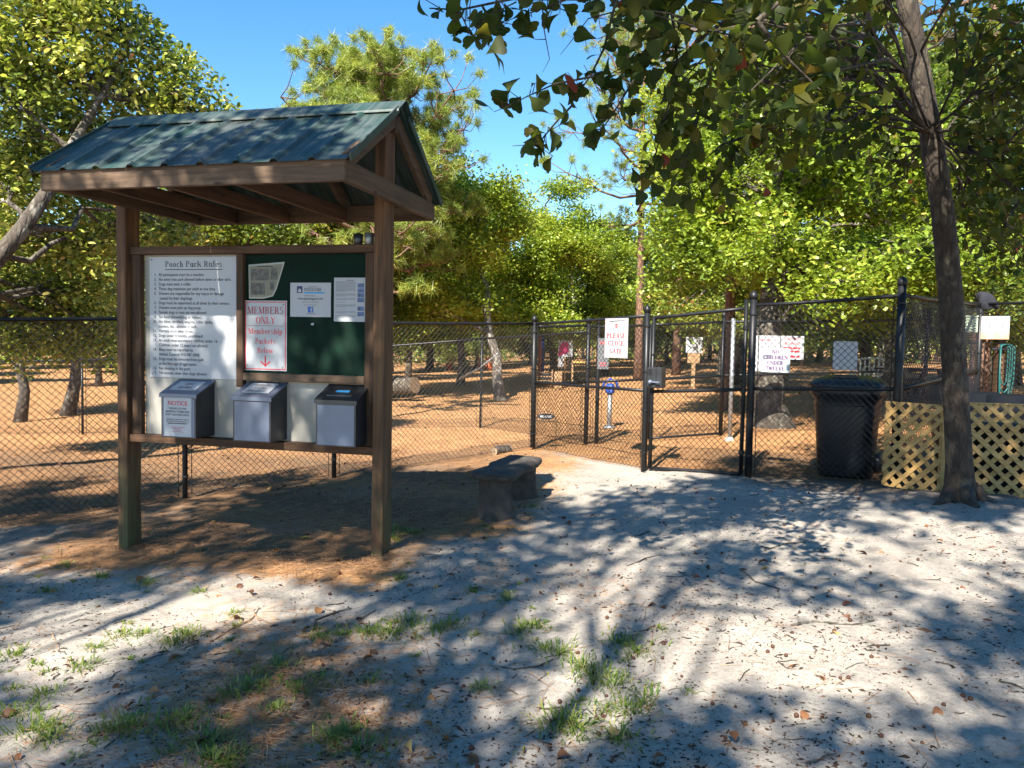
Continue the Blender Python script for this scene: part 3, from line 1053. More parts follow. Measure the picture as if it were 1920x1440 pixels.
t, lid, h, ca, geo = drop_box(-1.815, -1.505, 'steel drop box with red NOTICE label, leftmost of three')
lid_plaque(t, h, geo, 0.115, 0.05, 0.2, [('SHOT', 0.135, 0.036, 0.075), ('RECORDS', 0.075, 0.036, 0.12)], M['sign_white'])
lb = MB()
rect(lb, -0.128, 0.118, 0.01, 0.312, -0.129)
nl = lb.build('notice_label', M['sign_white'], t)
bfont([('NOTICE', -0.006, 0.268, 0.048, 1.0, 'CENTER', M['red_ink']), ('THIS BOX IS FOR', -0.006, 0.227, 0.021, 1.0, 'CENTER', None),
       ('RENEWAL FORMS AND', -0.006, 0.203, 0.021, 0.98, 'CENTER', None), ('SHOT RECORDS ONLY', -0.006, 0.179, 0.021, 0.98, 'CENTER', None),
       ('PLEASE DO NOT PUT CASH', -0.006, 0.142, 0.0165, 0.95, 'CENTER', None), ('OR CHECKS IN THIS BOX (...)', -0.006, 0.126, 0.0165, 0.95, 'CENTER', None)], 'text_line', M['black_ink'], nl, -0.1298)
bars(nl, [(-0.006, 0.111, 0.17)], -0.1298, M['black_ink'], 0.008)
bars(nl, [(-0.006, 0.083, 0.13), (-0.006, 0.071, 0.1), (-0.006, 0.059, 0.05), (-0.006, 0.047, 0.1)], -0.1298, M['faded_red'], 0.004)
t, lid, h, ca, geo = drop_box(-1.18, -0.86, 'steel drop box with blank front and white lid plaque, middle of three')
lid_plaque(t, h, geo, 0.115, 0.05, 0.215, [('MEMBERSHIP', 0.165, 0.032, 0.13), ('KITS AND', 0.115, 0.032, 0.1), ('NEWSLETTERS', 0.066, 0.032, 0.17)], M['sign_white'])
t, lid, h, ca, geo = drop_box(-0.485, -0.165, 'steel drop box with slot in its dark lid, rightmost of three')
lid.data.materials[0] = M['steel_dark']
lid_plaque(t, h, geo, 0.1, 0.05, 0.064, [], M['galv'])
lid_plaque(t, h, geo, 0.055, 0.115, 0.145, [], M['sky_ink'])

# ---- two cups left on the top rail
for u, mt, lb_, hgt in ((-0.165, M['galv'], 'shiny steel cup on kiosk top rail beside the post', 0.085), (-0.255, M['steel_dark'], 'dark cup on kiosk top rail next to the steel cup', 0.08)):
    t = thing('cup', lb_, 'cup', K(u, 0.085, 2.304), RZ)
    MB().lathe([(0.03, 0), (0.034, 0.002), (0.037, hgt), (0.034, hgt), (0.031, 0.01)], n=20).build('body', mt, t, True)
    MB().tube([(0.036, 0, hgt * 0.8), (0.056, 0, hgt * 0.75), (0.06, 0, hgt * 0.45), (0.052, 0, hgt * 0.25), (0.034, 0, hgt * 0.22)], 0.004, 6).build('handle', mt, t, True)

# ------------------------------------------------------------------ chain link
def weave(mb, b0, b1, t0, t1, pitch=0.072, r=0.0029, seed=0, wob=0.004, nseg=5):
    """diamond wire between the bottom edge b0-b1 and the top edge t0-t1"""
    b0, b1, t0, t1 = map(Vector, (b0, b1, t0, t1))
    Ln = (b1 - b0).length
    Hn = ((t0 - b0).length + (t1 - b1).length) / 2
    d = (b1 - b0).normalized()
    nrm = d.cross(Vector((0, 0, 1))).normalized()
    rr = random.Random(seed)
    ph = [rr.uniform(0, 6) for _ in range(4)]

    def pt(s, h, side):
        a, c = s / Ln, h / Hn
        p = b0.lerp(b1, a).lerp(t0.lerp(t1, a), c)
        bulge = wob * (math.sin(3.1 * s + ph[0] + 2 * h) + math.sin(7 * s + ph[1] - 4 * h))
        return p + nrm * (bulge + side * 0.0018) + d * (0.6 * wob * math.sin(5 * h + ph[2] + s))
    for side in (1, -1):
        k = -Hn if side > 0 else 0.0
        end = Ln if side > 0 else Ln + Hn
        k = math.floor(k / pitch) * pitch + pitch * 0.5
        while k < end:
            # side>0: s = k + h ; side<0: s = k - h
            if side > 0:
                h0, h1 = max(0, -k), min(Hn, Ln - k)
            else:
                h0, h1 = max(0, k - Ln), min(Hn, k)
            if h1 - h0 > 0.01:
                n = max(1, int(nseg * (h1 - h0) / Hn))
                pts = [pt(k + side * (h0 + (h1 - h0) * i / n), h0 + (h1 - h0) * i / n, side) for i in range(n + 1)]
                mb.tube(pts, r, 3, False)
            k += pitch


def post(parent, x, y, h, r=0.03, zb=None, lean=(0, 0), name='post'):
    z0 = gz(x, y) if zb is None else zb
    lx, ly = lean
    p = MB().tube([(x, y, z0 - 0.25), (x + lx * 0.5, y + ly * 0.5, z0 + h * 0.5), (x + lx, y + ly, z0 + h)], r, 14).build(name, M['black_vinyl'], parent, True)
    MB().lathe([(r * 1.15, -0.03), (r * 1.18, 0.005), (r * 1.0, 0.03), (r * 0.55, 0.055), (r * 0.2, 0.062)], (x + lx, y + ly, z0 + h), 14).build('cap', M['black_vinyl'], p, True)
    return Vector((x, y, z0)), Vector((x + lx, y + ly, z0 + h))


def bands(parent, a, b, r, fr=(0.12, 0.38, 0.62, 0.9)):
    for f in fr:
        c = a.lerp(b, f)
        MB().lathe([(r * 1.12, -0.011), (r * 1.2, -0.008), (r * 1.2, 0.008), (r * 1.12, 0.011)], c, 12).build('band', M['black_vinyl'], parent)


def rail(parent, a, b, r=0.021, sag=0.0, mt='black_vinyl', name='rail'):
    a, b = Vector(a), Vector(b)
    m = a.lerp(b, 0.5) - Vector((0, 0, sag))
    return MB().tube([a, a.lerp(m, 0.5) - Vector((0, 0, sag * .25)), m, m.lerp(b, 0.5) - Vector((0, 0, sag * .25)), b], r, 10).build(name, M[mt], parent, True)


def run(name, label, pts, heights, tops, rad, mid=None, pitch=0.072, wr=0.0029, wires=True, skip_posts=(), seed=1, low=0.03, mt='wire'):
    """a run of fence: posts at pts; top rail at `tops` above ground, optional middle rail"""
    t = thing(name, label, 'fence', (0, 0, 0))
    ends = []
    for i, (x, y) in enumerate(pts):
        if i in skip_posts:
            z = gz(x, y)
            ends.append((Vector((x, y, z)), Vector((x, y, z + heights[i]))))
        else:
            a, b = post(t, x, y, heights[i], rad[i], lean=(rnd.uniform(-.012, .012), rnd.uniform(-.01, .01)))
            ends.append((a, b))
            bands(t, a, b, rad[i])
    for i in range(len(pts) - 1):
        (a0, b0), (a1, b1) = ends[i], ends[i + 1]
        p = a0.lerp(b0, tops[i] / heights[i])
        q = a1.lerp(b1, tops[i + 1] / heights[i + 1])
        rail(t, p, q, 0.02, 0.008)
        lo = Vector((0, 0, low))
        m = MB()
        weave(m, a0 + lo, a1 + lo, p, q, pitch, wr, seed + i)
        o = m.build('wire_mesh', M[mt], t)
        o['kind'] = 'stuff'
        MB().tube([a0 + lo * 1.5, a0.lerp(a1, .5) + lo, a1 + lo * 1.5], 0.0025, 5).build('tension_wire', M['wire'], t)
        for k, (pp, aa) in enumerate(((p, a0), (q, a1))):
            dd = (a1 - a0).normalized() * (0.07 if k == 0 else -0.07)
            MB().beam(aa + dd + lo, pp + dd, 0.012, 0.006, (1, 0, 0)).build('tension_bar', M['black_vinyl'], t)
        if mid:
            rail(t, a0.lerp(b0, mid[i] / heights[i]), a1.lerp(b1, mid[i] / heights[i + 1]), 0.02, 0.0, name='middle_rail')
    return t, ends


A_, C_, E_, F_, G_ = (0.32, 11.54), (1.62, 9.51), (2.68, 8.83), (3.93, 8.02), (6.55, 11.1)
dfn = Vector((5.17, 4.11)).normalized()
far_l = Vector(A_) - dfn * 3.16
fl2, fl3, fl4 = far_l - dfn * 1.75, far_l - dfn * 4.8, far_l - dfn * 7.8
run('chain_link_fence', 'tall black chain link fence running behind the kiosk', [tuple(fl4), tuple(fl3), tuple(fl2), tuple(far_l), A_],
    [1.98, 1.98, 1.97, 1.92, 1.9], [1.95, 1.96, 1.95, 1.9, 1.84], [0.028, 0.028, 0.028, 0.028, 0.038], seed=3)
run('chain_link_fence', 'tall black chain link panel carrying the PLEASE CLOSE GATE sign', [A_, C_], [1.9, 1.95], [1.84, 1.88], [0.036, 0.036], [0.98], skip_posts=(0,), seed=21)
run('chain_link_fence', 'tall black chain link panel in front of the trash cart', [E_, F_], [2.03, 2.08], [1.93, 1.95], [0.04, 0.042], [1.0], seed=31)
run('chain_link_fence', 'tall black chain link fence going back behind the leaning tree', [F_, G_], [2.08, 2.0], [1.95, 1.93], [0.04, 0.04], [1.0], skip_posts=(0,), seed=41, wr=0.0034)
run('chain_link_fence', 'tall black chain link fence at right edge in front of teal hose', [G_, (9.2, 8.6)], [2.0, 2.0], [1.93, 1.93], [0.04, 0.04], skip_posts=(0,), seed=51, wr=0.0034)
# inner side of the entrance pen
B_, I2, I3 = (1.13, 11.9), (3.33, 12.5), (6.9, 13.2)
run('chain_link_fence', 'black chain link inner fence at the back of the gate pen', [A_, B_, (1.3, 11.95), I2, I3], [1.9, 1.86, 1.85, 1.9, 1.9], [1.8, 1.8, 1.78, 1.8, 1.8], [0.036, 0.034, 0.03, 0.032, 0.032], [0.95] * 4,
    skip_posts=(0,), seed=61)
# low fence further back
low_pts = [(-14.0, 15.6), (-11.2, 15.35), (-8.27, 15.16), (-5.4, 15.1), (-2.9, 15.0), (-0.59, 14.92), (1.1, 12.05)]
run('low_chain_link_fence', 'low chain link fence crossing the straw field behind the tall fence', low_pts, [1.45, 1.45, 1.47, 1.52, 1.58, 1.72, 1.74], [1.43, 1.43, 1.45, 1.5, 1.56, 1.7, 1.7], [0.022] * 7, skip_posts=(6,), seed=71, wr=0.0024)
# pine prop pole leaning on the low fence
pp = thing('brace_pole', 'thin grey brace pole leaning across the low fence', 'pole', (0, 0, 0))
MB().tube([at(862, 710, 15.5), at(900, 690, 14.96), at(935, 662, 14.4)], [0.022, 0.02, 0.018], 7).build('pole', M['galv'], pp, True)

# outer gate, hung on the right post
gate = thing('chain_link_gate', 'black chain link gate with latch box between two tall posts', 'gate', (0, 0, 0))
c2, e2 = Vector(C_), Vector(E_)
gd = (e2 - c2).normalized()
g0, g1 = c2 + gd * 0.075, e2 - gd * 0.085
z0, z1 = gz(*g0) + 0.04, gz(*g1) + 0.03
P0, P1 = Vector((g0.x, g0.y, z0)), Vector((g1.x, g1.y, z1))
Hh = Vector((0, 0, 1.0))
for base, top in ((P0, 1.83), (P1, 1.97)):
    MB().tube([base, base + Hh * top], 0.024, 12).build('gate_stile', M['black_vinyl'], gate, True)
for fr in (0.0, 0.505, 0.985):
    rail(gate, P0 + Hh * 1.83 * fr, P1 + Hh * 1.9 * fr, 0.021, name='gate_rail')
m = MB()
weave(m, P0, P1, P0 + Hh * 1.82, P1 + Hh * 1.89, seed=5)
o = m.build('wire_mesh', M['wire'], gate)
o['kind'] = 'stuff'
for f in (0.13, 0.5, 0.87):
    c = P1 + Hh * 1.9 * f
    MB().lathe([(0.03, -0.025), (0.034, -0.022), (0.034, 0.022), (0.03, 0.025)], c, 12).build('hinge', M['black_vinyl'], gate)
    MB().beam(c, c + Vector((gd.x, gd.y, 0)) * 0.09, 0.03, 0.02).build('hinge', M['black_vinyl'], gate)
for f in (0.3, 0.72):
    c = P0 + Hh * 1.9 * f
    MB().lathe([(0.026, -0.012), (0.029, -0.01), (0.029, 0.01), (0.026, 0.012)], c, 12).build('band', M['black_vinyl'], gate)
gang = math.atan2(gd.y, gd.x)
# latch box with keypad
lk = thing('latch_box', 'steel keypad latch box on the left side of the gate', 'lock', P0 + Hh * 0.985 + Vector((gd.x, gd.y, 0)) * 0.06, gang)
MB().box(-0.085, 0.095, -0.1, 0.05, -0.01, 0.235, 0.012).build('housing', M['steel_dark'], lk)
MB().box(-0.08, 0.03, -0.116, -0.1005, -0.0, 0.225, 0.006).build('cover_plate', M['steel_dark'], lk)
for i in range(4):
    for j in range(3):
        MB().box(-0.062 + j * 0.016, -0.05 + j * 0.016, -0.121, -0.1165, 0.2 - i * 0.018, 0.212 - i * 0.018).build('key', M['bolt'], lk)
o = MB().lathe([(0.026, 0), (0.028, 0.02), (0.02, 0.045), (0.006, 0.05)], n=16).build('knob', M['steel'], lk, True)
o.rotation_euler = (math.pi / 2, 0, 0)
o.location = (-0.03, -0.1165, 0.06)
MB().box(-0.022, 0.09, -0.15, -0.132, 0.052, 0.07, 0.004).build('lever', M['steel'], lk)
# inner gate
ig = thing('chain_link_gate', 'inner black chain link gate seen behind the entrance gate', 'gate', (0, 0, 0))
q0, q1 = Vector((2.1, 12.15)), Vector((3.28, 12.44))
Q0, Q1 = Vector((*q0, gz(*q0) + 0.05)), Vector((*q1, gz(*q1) + 0.05))
Q0.y -= 0.09
Q1.y -= 0.09
for b_ in (Q0, Q1):
    MB().tube([b_, b_ + Hh * 1.75], 0.02, 10).build('gate_stile', M['black_vinyl'], ig, True)
for f in (0.0, 0.9, 1.74):
    rail(ig, Q0 + Hh * f, Q1 + Hh * f, 0.018, name='gate_rail')
gp = thing('steel_post', 'grey galvanised post behind the entrance gate with concrete foot', 'post', (3.31, 11.9, gz(3.31, 11.9)))
MB().tube([(0, 0, -0.1), (0, 0, 1.85)], 0.032, 12).build('pole', M['galv'], gp, True)
MB().lathe([(0.07, -0.05), (0.075, 0.03), (0.05, 0.06)], n=12).build('concrete_foot', M['white_board'], gp, True)

T_, t_ = 0.235, 0.1      # bolder face for the fence signs
# ---- signs on the fences
def along(a, b, px_pt):
    a, b = Vector((*a, 0)), Vector((*b, 0))
    d = (b - a).normalized()
    f = (Vector((px_pt.x, px_pt.y, 0)) - a).dot(d)
    return a + d * f, math.atan2(d.y, d.x)


def on_line(px, py, a, b):
    """where a sight line meets the vertical plane through a-b"""
    d = at(px, py, 1.0) - Vector((0, 0, EYE))
    a, b = Vector(a), Vector(b)
    e = (b - a)
    n = Vector((-e.y, e.x))
    t = n.dot(a) / n.dot(Vector((d.x, d.y)))
    return Vector((0, 0, EYE)) + d * t


def fence_sign(name, label, pxs, a, b, front, mt, th=0.004, rad=0.0):
    x0, y0, x1, y1 = pxs
    tl, br = on_line(x0, (y0 + y1) / 2, a, b), on_line(x1, (y0 + y1) / 2, a, b)
    tp, bt = on_line((x0 + x1) / 2, y0, a, b), on_line((x0 + x1) / 2, y1, a, b)
    wid, hei = (Vector((br.x, br.y)) - Vector((tl.x, tl.y))).length, tp.z - bt.z
    ang = math.atan2(br.y - tl.y, br.x - tl.x)
    c = (tl + br) / 2
    c.z = (tp.z + bt.z) / 2
    nrm = Vector((math.sin(ang), -math.cos(ang), 0))
    return board(name, label, 'sign', c + nrm * front, ang, wid, hei, mt, th, rad=rad), wid, hei


s_, wd, hg = fence_sign('gate_sign', 'white PLEASE CLOSE GATE sign with red dot hanging on fence', (1138, 597, 1181, 671), A_, C_, 0.03, M['sign_white'])
D = -0.0048
border(s_, wd, hg, 0.008, 0.005, M['faded_red'], D)
serif('PLEASE', 0, 0.0, hg * 0.12, wd * 0.8, M['red_ink'], s_, D)
serif('CLOSE', 0, -hg * 0.19, hg * 0.12, wd * 0.7, M['red_ink'], s_, D)
rect(MB(), -wd * .33, wd * .33, -hg * .235, -hg * .228, D).build('rule_line', M['faded_red'], s_)
serif('GATE', 0, -hg * 0.39, hg * 0.12, wd * 0.56, M['red_ink'], s_, D)
oc = [(0.028 * math.cos(R(22.5 + 45 * k)), hg * 0.31 + 0.028 * math.sin(R(22.5 + 45 * k))) for k in range(8)]
MB().add([(x, D, z) for x, z in oc], [tuple(range(8))]).build('stop_mark', M['red_ink'], s_)
rect(MB(), -0.018, 0.018, hg * .3, hg * .318, D - 5e-4).build('stop_word', M['sign_white'], s_)
MB().tube([(-wd * .35, -0.006, hg * .42), (0.0, -0.012, hg * .445), (wd * .4, -0.006, hg * .44)], 0.003, 6).build('wire_tie', M['galv'], s_)

s_, wd, hg = fence_sign('warning_sign', 'white NO CHILDREN UNDER TWELVE sign with rounded corners on fence', (1428, 653, 1483, 698), E_, F_, 0.032, M['sign_white'], rad=0.015)
for txt, zf, wf in (('NO', 0.27, 0.23), ('CHILDREN', 0.04, 0.84), ('UNDER', -0.19, 0.54), ('TWELVE', -0.42, 0.64)):
    serif(txt, 0, hg * zf, hg * 0.165, wd * wf, M['navy_ink'], s_, D)
    serif(txt, wd * 0.008, hg * zf - 0.001, hg * 0.165, wd * wf, M['maroon'], s_, D + 0.0004, 'letter_shadow')
screws(s_, [(-wd * .46, hg * .35), (wd * .46, hg * .35)], -0.004, 0.004)
s_, wd, hg = fence_sign('blank_sign', 'blank pale sign back behind the mesh above the trash cart', (1561, 640, 1607, 694), E_, F_, -0.03, M['sign_white'], rad=0.02)
s_, wd, hg = fence_sign('white_sign', 'big white sign with small red print behind the warning sign', (1405, 629, 1460, 696), I2, I3, 0.03, M['sign_white'])
bfont([('WARNING', 0.0, hg * .37, hg * .1, 0.9, 'CENTER', M['faded_red'])], 'text_line', M['faded_red'], s_, D)
s_, wd, hg = fence_sign('red_print_sign', 'white sign with red lettering right of the oak trunk', (1462, 630, 1505, 674), I2, I3, 0.03, M['sign_white'])
bfont([('DOGS MUST', 0, hg * .36, hg * .16, 0.9, 'CENTER', None), ('BE LEASHED', 0, hg * .17, hg * .15, 0.88, 'CENTER', None)], 'text_line', M['red_ink'], s_, D)
bars(s_, [(0, -hg * .02, wd * .8), (wd * .1, -hg * .16, wd * .5), (wd * .15, -hg * .38, wd * .45)], D, M['red_ink'], hg * 0.09)
s_, wd, hg = fence_sign('grey_sign', 'narrow grey sign with red marks on the inner fence', (1119, 634, 1140, 692), B_, I2, 0.03, M['galv'])
bars(s_, [(0, hg * .38, wd * .7), (0, hg * .32, wd * .6), (0, -hg * .3, wd * .6), (0, -hg * .38, wd * .6)], D, M['faded_red'], hg * 0.04)
s_, wd, hg = fence_sign('faded_sign', 'rust stained white sign with washed out lettering above teal hose', (1841, 593, 1894, 636), G_, (9.2, 8.6), 0.035, M['sign_white'])
g_ = MB()
rect(g_, -wd / 2, wd / 2, -hg / 2, -hg * .2, D).build('rust_stain', M['rust_fade'], s_)
for k in range(14):
    x = -wd * .42 + wd * .065 * k
    if k in (4, 7):
        continue
    rect(MB(), x, x + wd * rnd.uniform(.02, .04), hg * rnd.uniform(-.12, 0.02), hg * .2, D - 3e-4).build('washed_letter', M['grey_ink'], s_)

# ---- little welcome plaque on a wire stake
wl = thing('welcome_plaque', 'small black oval WELCOME plaque on hooped wire stake', 'plaque', (0.5, 11.35, gz(0.5, 11.35)))
ov = [(0.125 * math.cos(R(a)), 0.5 + 0.045 * math.sin(R(a))) for a in range(0, 360, 20)]
MB().plate(ov, -0.01, 0.002).build('oval', M['black_ink'], wl)
serif('WELCOME', 0, 0.487, 0.028, 0.17, M['sign_white'], wl, -0.0112)
MB().tube([(-0.15, 0, -0.05), (-0.15, 0, 0.45), (-0.1, 0, 0.55), (0, 0, 0.585), (0.1, 0, 0.55), (0.15, 0, 0.45), (0.15, 0, -0.05)], 0.005, 6).build('hoop', M['bolt'], wl, True)
MB().tube([(-0.15, 0, 0.44), (0, 0, 0.42), (0.15, 0, 0.44)], 0.004, 6).build('cross_wire', M['bolt'], wl, True)

# ---- trash cart behind the fence
tc = thing('trash_cart', 'tall black wheeled trash cart with domed lid behind fence', 'trash can', (3.75, 8.78, gz(3.75, 8.78)), R(-30))
MB().lathe([(0.262, 0.0), (0.275, 0.03), (0.312, 0.55), (0.33, 0.8), (0.332, 0.86), (0.375, 0.9), (0.38, 0.98), (0.36, 1.0)], n=32, power=4.5, sy=1.05).build('body', M['bin'], tc, True)
ld = MB().lathe([(0.39, 0.985), (0.395, 0.995), (0.39, 1.03), (0.34, 1.075), (0.2, 1.115), (0.05, 1.12)], n=32, power=4.0, sy=1.05).build('lid', M['bin'], tc, True)
MB().box(-0.12, 0.12, -0.3, -0.1, 1.085, 1.125, 0.012).build('lid_grip', M['bin'], ld)
MB().box(-0.2, 0.2, -0.375, -0.34, 0.78, 0.80, 0.006).build('lift_bar', M['bin'], tc)
for s in (-1, 1):
    o = MB().lathe([(0.02, -0.03), (0.12, -0.03), (0.125, -0.02), (0.125, 0.02), (0.12, 0.03), (0.02, 0.03)], n=20).build('wheel', M['bin'], tc, True)
    o.rotation_euler = (0, math.pi / 2, 0)
    o.location = (s * 0.3, 0.3, 0.12)

# ---- lattice screens
def lattice(name, label, a, b, hgt, front_dir, z0):
    a, b = Vector((*a, z0)), Vector((*b, z0))
    Ln = (b - a).length
    ang = math.atan2(b.y - a.y, b.x - a.x)
    t = thing(name, label, 'lattice', a, ang)
    sw, gap, th = 0.042, 0.128, 0.008

    def slat(k, sg, y):
        # strip along direction (1, sg)/sqrt2, offset k along x at h = 0 (sg>0) ; clipped to the sheet
        hw = sw / math.sqrt(2) * rnd.uniform(0.9, 1.08)
        k += rnd.uniform(-0.005, 0.005)
        edges = []
        for e in (-hw, hw):
            kk = k + e
            if sg > 0:
                h0, h1 = max(0, -kk), min(hgt, Ln - kk)
                pts = [(kk + h0, h0), (kk + h1, h1)]
            else:
                h0, h1 = max(0, kk - Ln), min(hgt, kk)
                pts = [(kk - h0, h0), (kk - h1, h1)]
            if h1 - h0 < 0.02:
                return
            edges.append(pts)
        (p0, p1), (q0, q1) = edges
        poly = [p0, q0, q1, p1] if sg > 0 else [p0, q0, q1, p1]
        jy = rnd.uniform(-0.0015, 0.0015)
        MB().plate(poly, y - th + jy, y + jy).build('slat', M['lattice'], t)
    for sg, y in ((front_dir, -0.001), (-front_dir, 0.009)):
        k = (-hgt if sg > 0 else 0) + gap * 0.4
        while k < (Ln if sg > 0 else Ln + hgt):
            slat(k, sg, y)
            k += gap
    for x0 in (0.0, Ln - 0.037):
        MB().box(x0, x0 + 0.037, 0.0185, 0.03, 0, hgt).build('edge_strip', M['lattice'], t)
    return t, Ln


zl = 0.5 * (at(1662, 905, 7.88).z + at(1750, 931, 7.46).z)
lattice('lattice_panel', 'yellow wooden lattice panel left of the leaning tree', (3.74, 7.88), (4.09, 7.45), 0.85, 1, zl)
t, Ln = lattice('lattice_panel', 'yellow wooden lattice panel right of the leaning tree', (4.13, 7.45), (5.6, 7.15), 0.86, -1, zl + 0.01)
MB().box(0, Ln, -0.014, 0.012, 0.862, 0.874).build('cap_strip', M['lattice'], t)
MB().box(-0.045, -0.005, -0.02, 0.03, -0.05, 0.87).build('corner_post', M['lattice'], t)
# a dark tub stored behind the lattice
tb = thing('storage_tub', 'dark plastic tub tucked behind the lattice screens', 'tub', (4.75, 7.95, gz(4.75, 7.95)), R(-12))
MB().lathe([(0.3, 0), (0.32, 0.05), (0.36, 0.6), (0.38, 0.62), (0.36, 0.66)], n=24, power=5, sx=1.15).build('body', M['bin'], tb, True)

# ---- faux log bench of cast concrete
bx, by = Vector((-0.14, 7.12)), Vector((0.12, 7.98))
bd = (by - bx).normalized()
bn = thing('stump_bench', 'brown cast concrete bench shaped like a plank on two stumps', 'bench', (*((bx + by) / 2), gz(*((bx + by) / 2))), math.atan2(bd.y, bd.x))
m = MB()
nseg, ring = 22, 14
vs, fs = [], []
for i in range(nseg + 1):
    x = -0.62 + 1.24 * i / nseg
    e = min(1, min(i, nseg - i) / 2.0)
    for j in range(ring):
        a = 2 * math.pi * j / ring
        ca, sa = math.cos(a), math.sin(a)
        yy = (0.205 + 0.014 * math.sin(9 * x) + 0.008 * math.sin(23 * x + 1)) * math.copysign(abs(ca) ** 0.45, ca) * (0.8 + 0.2 * e)
        zz = 0.046 * math.copysign(abs(sa) ** 0.6, sa) * (0.6 + 0.4 * e) + 0.004 * math.sin(14 * x + 7 * yy)
        vs.append((x + 0.012 * math.sin(17 * yy), yy, 0.375 + zz))
for i in range(nseg):
    for j in range(ring):
        fs.append((i * ring + j, i * ring + (j + 1) % ring, (i + 1) * ring + (j + 1) % ring, (i + 1) * ring + j))
fs += [tuple(range(ring - 1, -1, -1)), tuple(range(nseg * ring, (nseg + 1) * ring))]
m.add(vs, fs).build('seat', M['concrete'], bn, True)
for x in (-0.42, 0.44):
    m = MB()
    prof = []
    vs, fs = [], []
    lv = [(-0.08, 1.2), (0.0, 1.16), (0.04, 1.06), (0.12, 0.98), (0.22, 0.95), (0.3, 0.97), (0.335, 1.0)]
    nn = 26
    for z, k in lv:
        for j in range(nn):
            a = 2 * math.pi * j / nn
            wv = 1 + 0.035 * math.sin(7 * a + 6 * z) + 0.03 * math.sin(11 * a) + (0.05 * math.sin(4 * a + 1) if z < 0.05 else 0)
            vs.append((x + 0.125 * k * wv * math.cos(a), 0.155 * k * wv * math.sin(a), z))
    for i in range(len(lv) - 1):
        for j in range(nn):
            fs.append((i * nn + j, i * nn + (j + 1) % nn, (i + 1) * nn + (j + 1) % nn, (i + 1) * nn + j))
    m.add(vs, fs).build('stump_leg', M['concrete'], bn, True)


def log(name, label, a, b, r0, r1, bk='oak_bark'):
    t = thing(name, label, 'log', (0, 0, 0))
    a, b = Vector(a), Vector(b)
    pts = [a.lerp(b, f) + Vector((0, 0, 0.01 * math.sin(5 * f))) for f in (0, .25, .5, .75, 1)]
    MB().tube(pts, [r0, r0 * 1.05, (r0 + r1) / 2, r1, r1 * .97], 14, False).build('bark', M[bk], t, True)
    d = (b - a).normalized()
    for p, r, s in ((a, r0, -1), (b, r1 * .97, 1)):
        MB().tube([p - d * 0.002, p + d * s * 0.004], r * 0.97, 14).build('cut_end', M['log_end'], t)
    return t


g_ = ground_at(914, 852)
log('cut_log', 'short dark cut log lying behind the stump bench', g_ + Vector((0.1, -0.1, 0.06)), g_ + Vector((0.3, 0.12, 0.065)), 0.06, 0.07, 'dark_bark')
g_ = ground_at(735, 752)
log('fallen_log', 'pale fallen log behind the fence beside kiosk', g_ + Vector((-0.9, 0.6, 0.3)), at(778, 722, g_.y - 0.4), 0.26, 0.24)

# ---- dog water pump
bp = ground_at(1142, 803)
pu = thing('water_pump', 'grey stand pipe with blue handle inside the dog park', 'pump', bp)
MB().tube([(0, 0, -0.1), (0, 0, 0.64)], 0.042, 14).build('pipe', M['galv'], pu, True)
MB().lathe([(0.11, 0), (0.11, 0.03), (0.07, 0.05)], n=16).build('base', M['galv'], pu, True)
MB().tube([(-0.15, 0, 0.68), (-0.1, 0, 0.82), (0, 0, 0.88), (0.1, 0, 0.84), (0.16, 0, 0.68)], 0.022, 10).build('handle', M['blue_paint'], pu, True)
MB().lathe([(0.055, 0.62), (0.085, 0.64), (0.085, 0.76), (0.05, 0.8)], n=16).build('head', M['blue_paint'], pu, True)
MB().tube([(0, -0.05, 0.7), (0, -0.16, 0.7), (0, -0.2, 0.64)], 0.022, 8).build('spout', M['blue_paint'], pu, True)

# ---- wooden steps, signs and bench out in the field
def pt_g(px, y):
    p = at(px, 700, y)
    return Vector((p.x, p.y, gz(p.x, p.y)))


p_ = pt_g(1028, 26)
st = thing('agility_steps', 'low wooden agility steps of stacked planks in dog park', 'steps', p_, R(-8))
for i in range(4):
    MB().box(-0.42, 0.18 - 0.02 * i, -0.05 + 0.12 * i, 0.04 + 0.12 * i, 0.1 + 0.13 * i, 0.14 + 0.13 * i).build('plank', M['planks'], st)
for x in (-0.4, 0.1):
    MB().box(x, x + 0.05, 0.05, 0.4, 0, 0.62).build('upright', M['planks'], st)
MB().box(0.2, 0.45, 0.0, 0.4, 0.02, 0.56).build('side_box', M['planks'], st)
p_ = pt_g(1059, 27)
bnr = board('pink_banner', 'magenta and white square banner on a stake far in park', 'banner', p_ + Vector((0, 0, 1.3)), R(6), 0.5, 0.55, M['sign_white'], 0.01)
MB().add([(-0.25, -0.012, -0.27), (0.12, -0.012, -0.12), (0.1, -0.012, 0.2), (-0.08, -0.012, 0.24), (-0.2, -0.012, 0.1)], [(0, 1, 2, 3, 4)]).build('print', M['pink'], bnr)
MB().box(-0.24, -0.05, -0.02, 0.0, -0.62, -0.29).build('lower_card', M['paper'], bnr)
MB().box(-0.02, 0.02, 0.005, 0.04, -1.4, 0.25).build('stake', M['planks'], bnr)
p_ = pt_g(1085, 24)
hu = thing('jump_hurdle', 'small timber dog hurdle with yellow bar beyond the gate', 'hurdle', p_)
for x in (-0.22, 0.2):
    MB().box(x, x + 0.05, -0.03, 0.03, -0.05, 0.98).build('upright', M['planks'], hu)
MB().box(-0.17, 0.2, -0.02, 0.02, 0.9, 0.95).build('bar', M['yellow_paint'], hu)
MB().box(-0.17, 0.2, -0.02, 0.02, 0.3, 0.34).build('bar', M['planks'], hu)
p_ = pt_g(1300, 22)
s1 = board('blank_sign', 'blank white square sign on short brown stake seen through gate', 'sign', p_ + Vector((0, 0, 1.36)), R(4), 0.47, 0.44, M['sign_white'], 0.01)
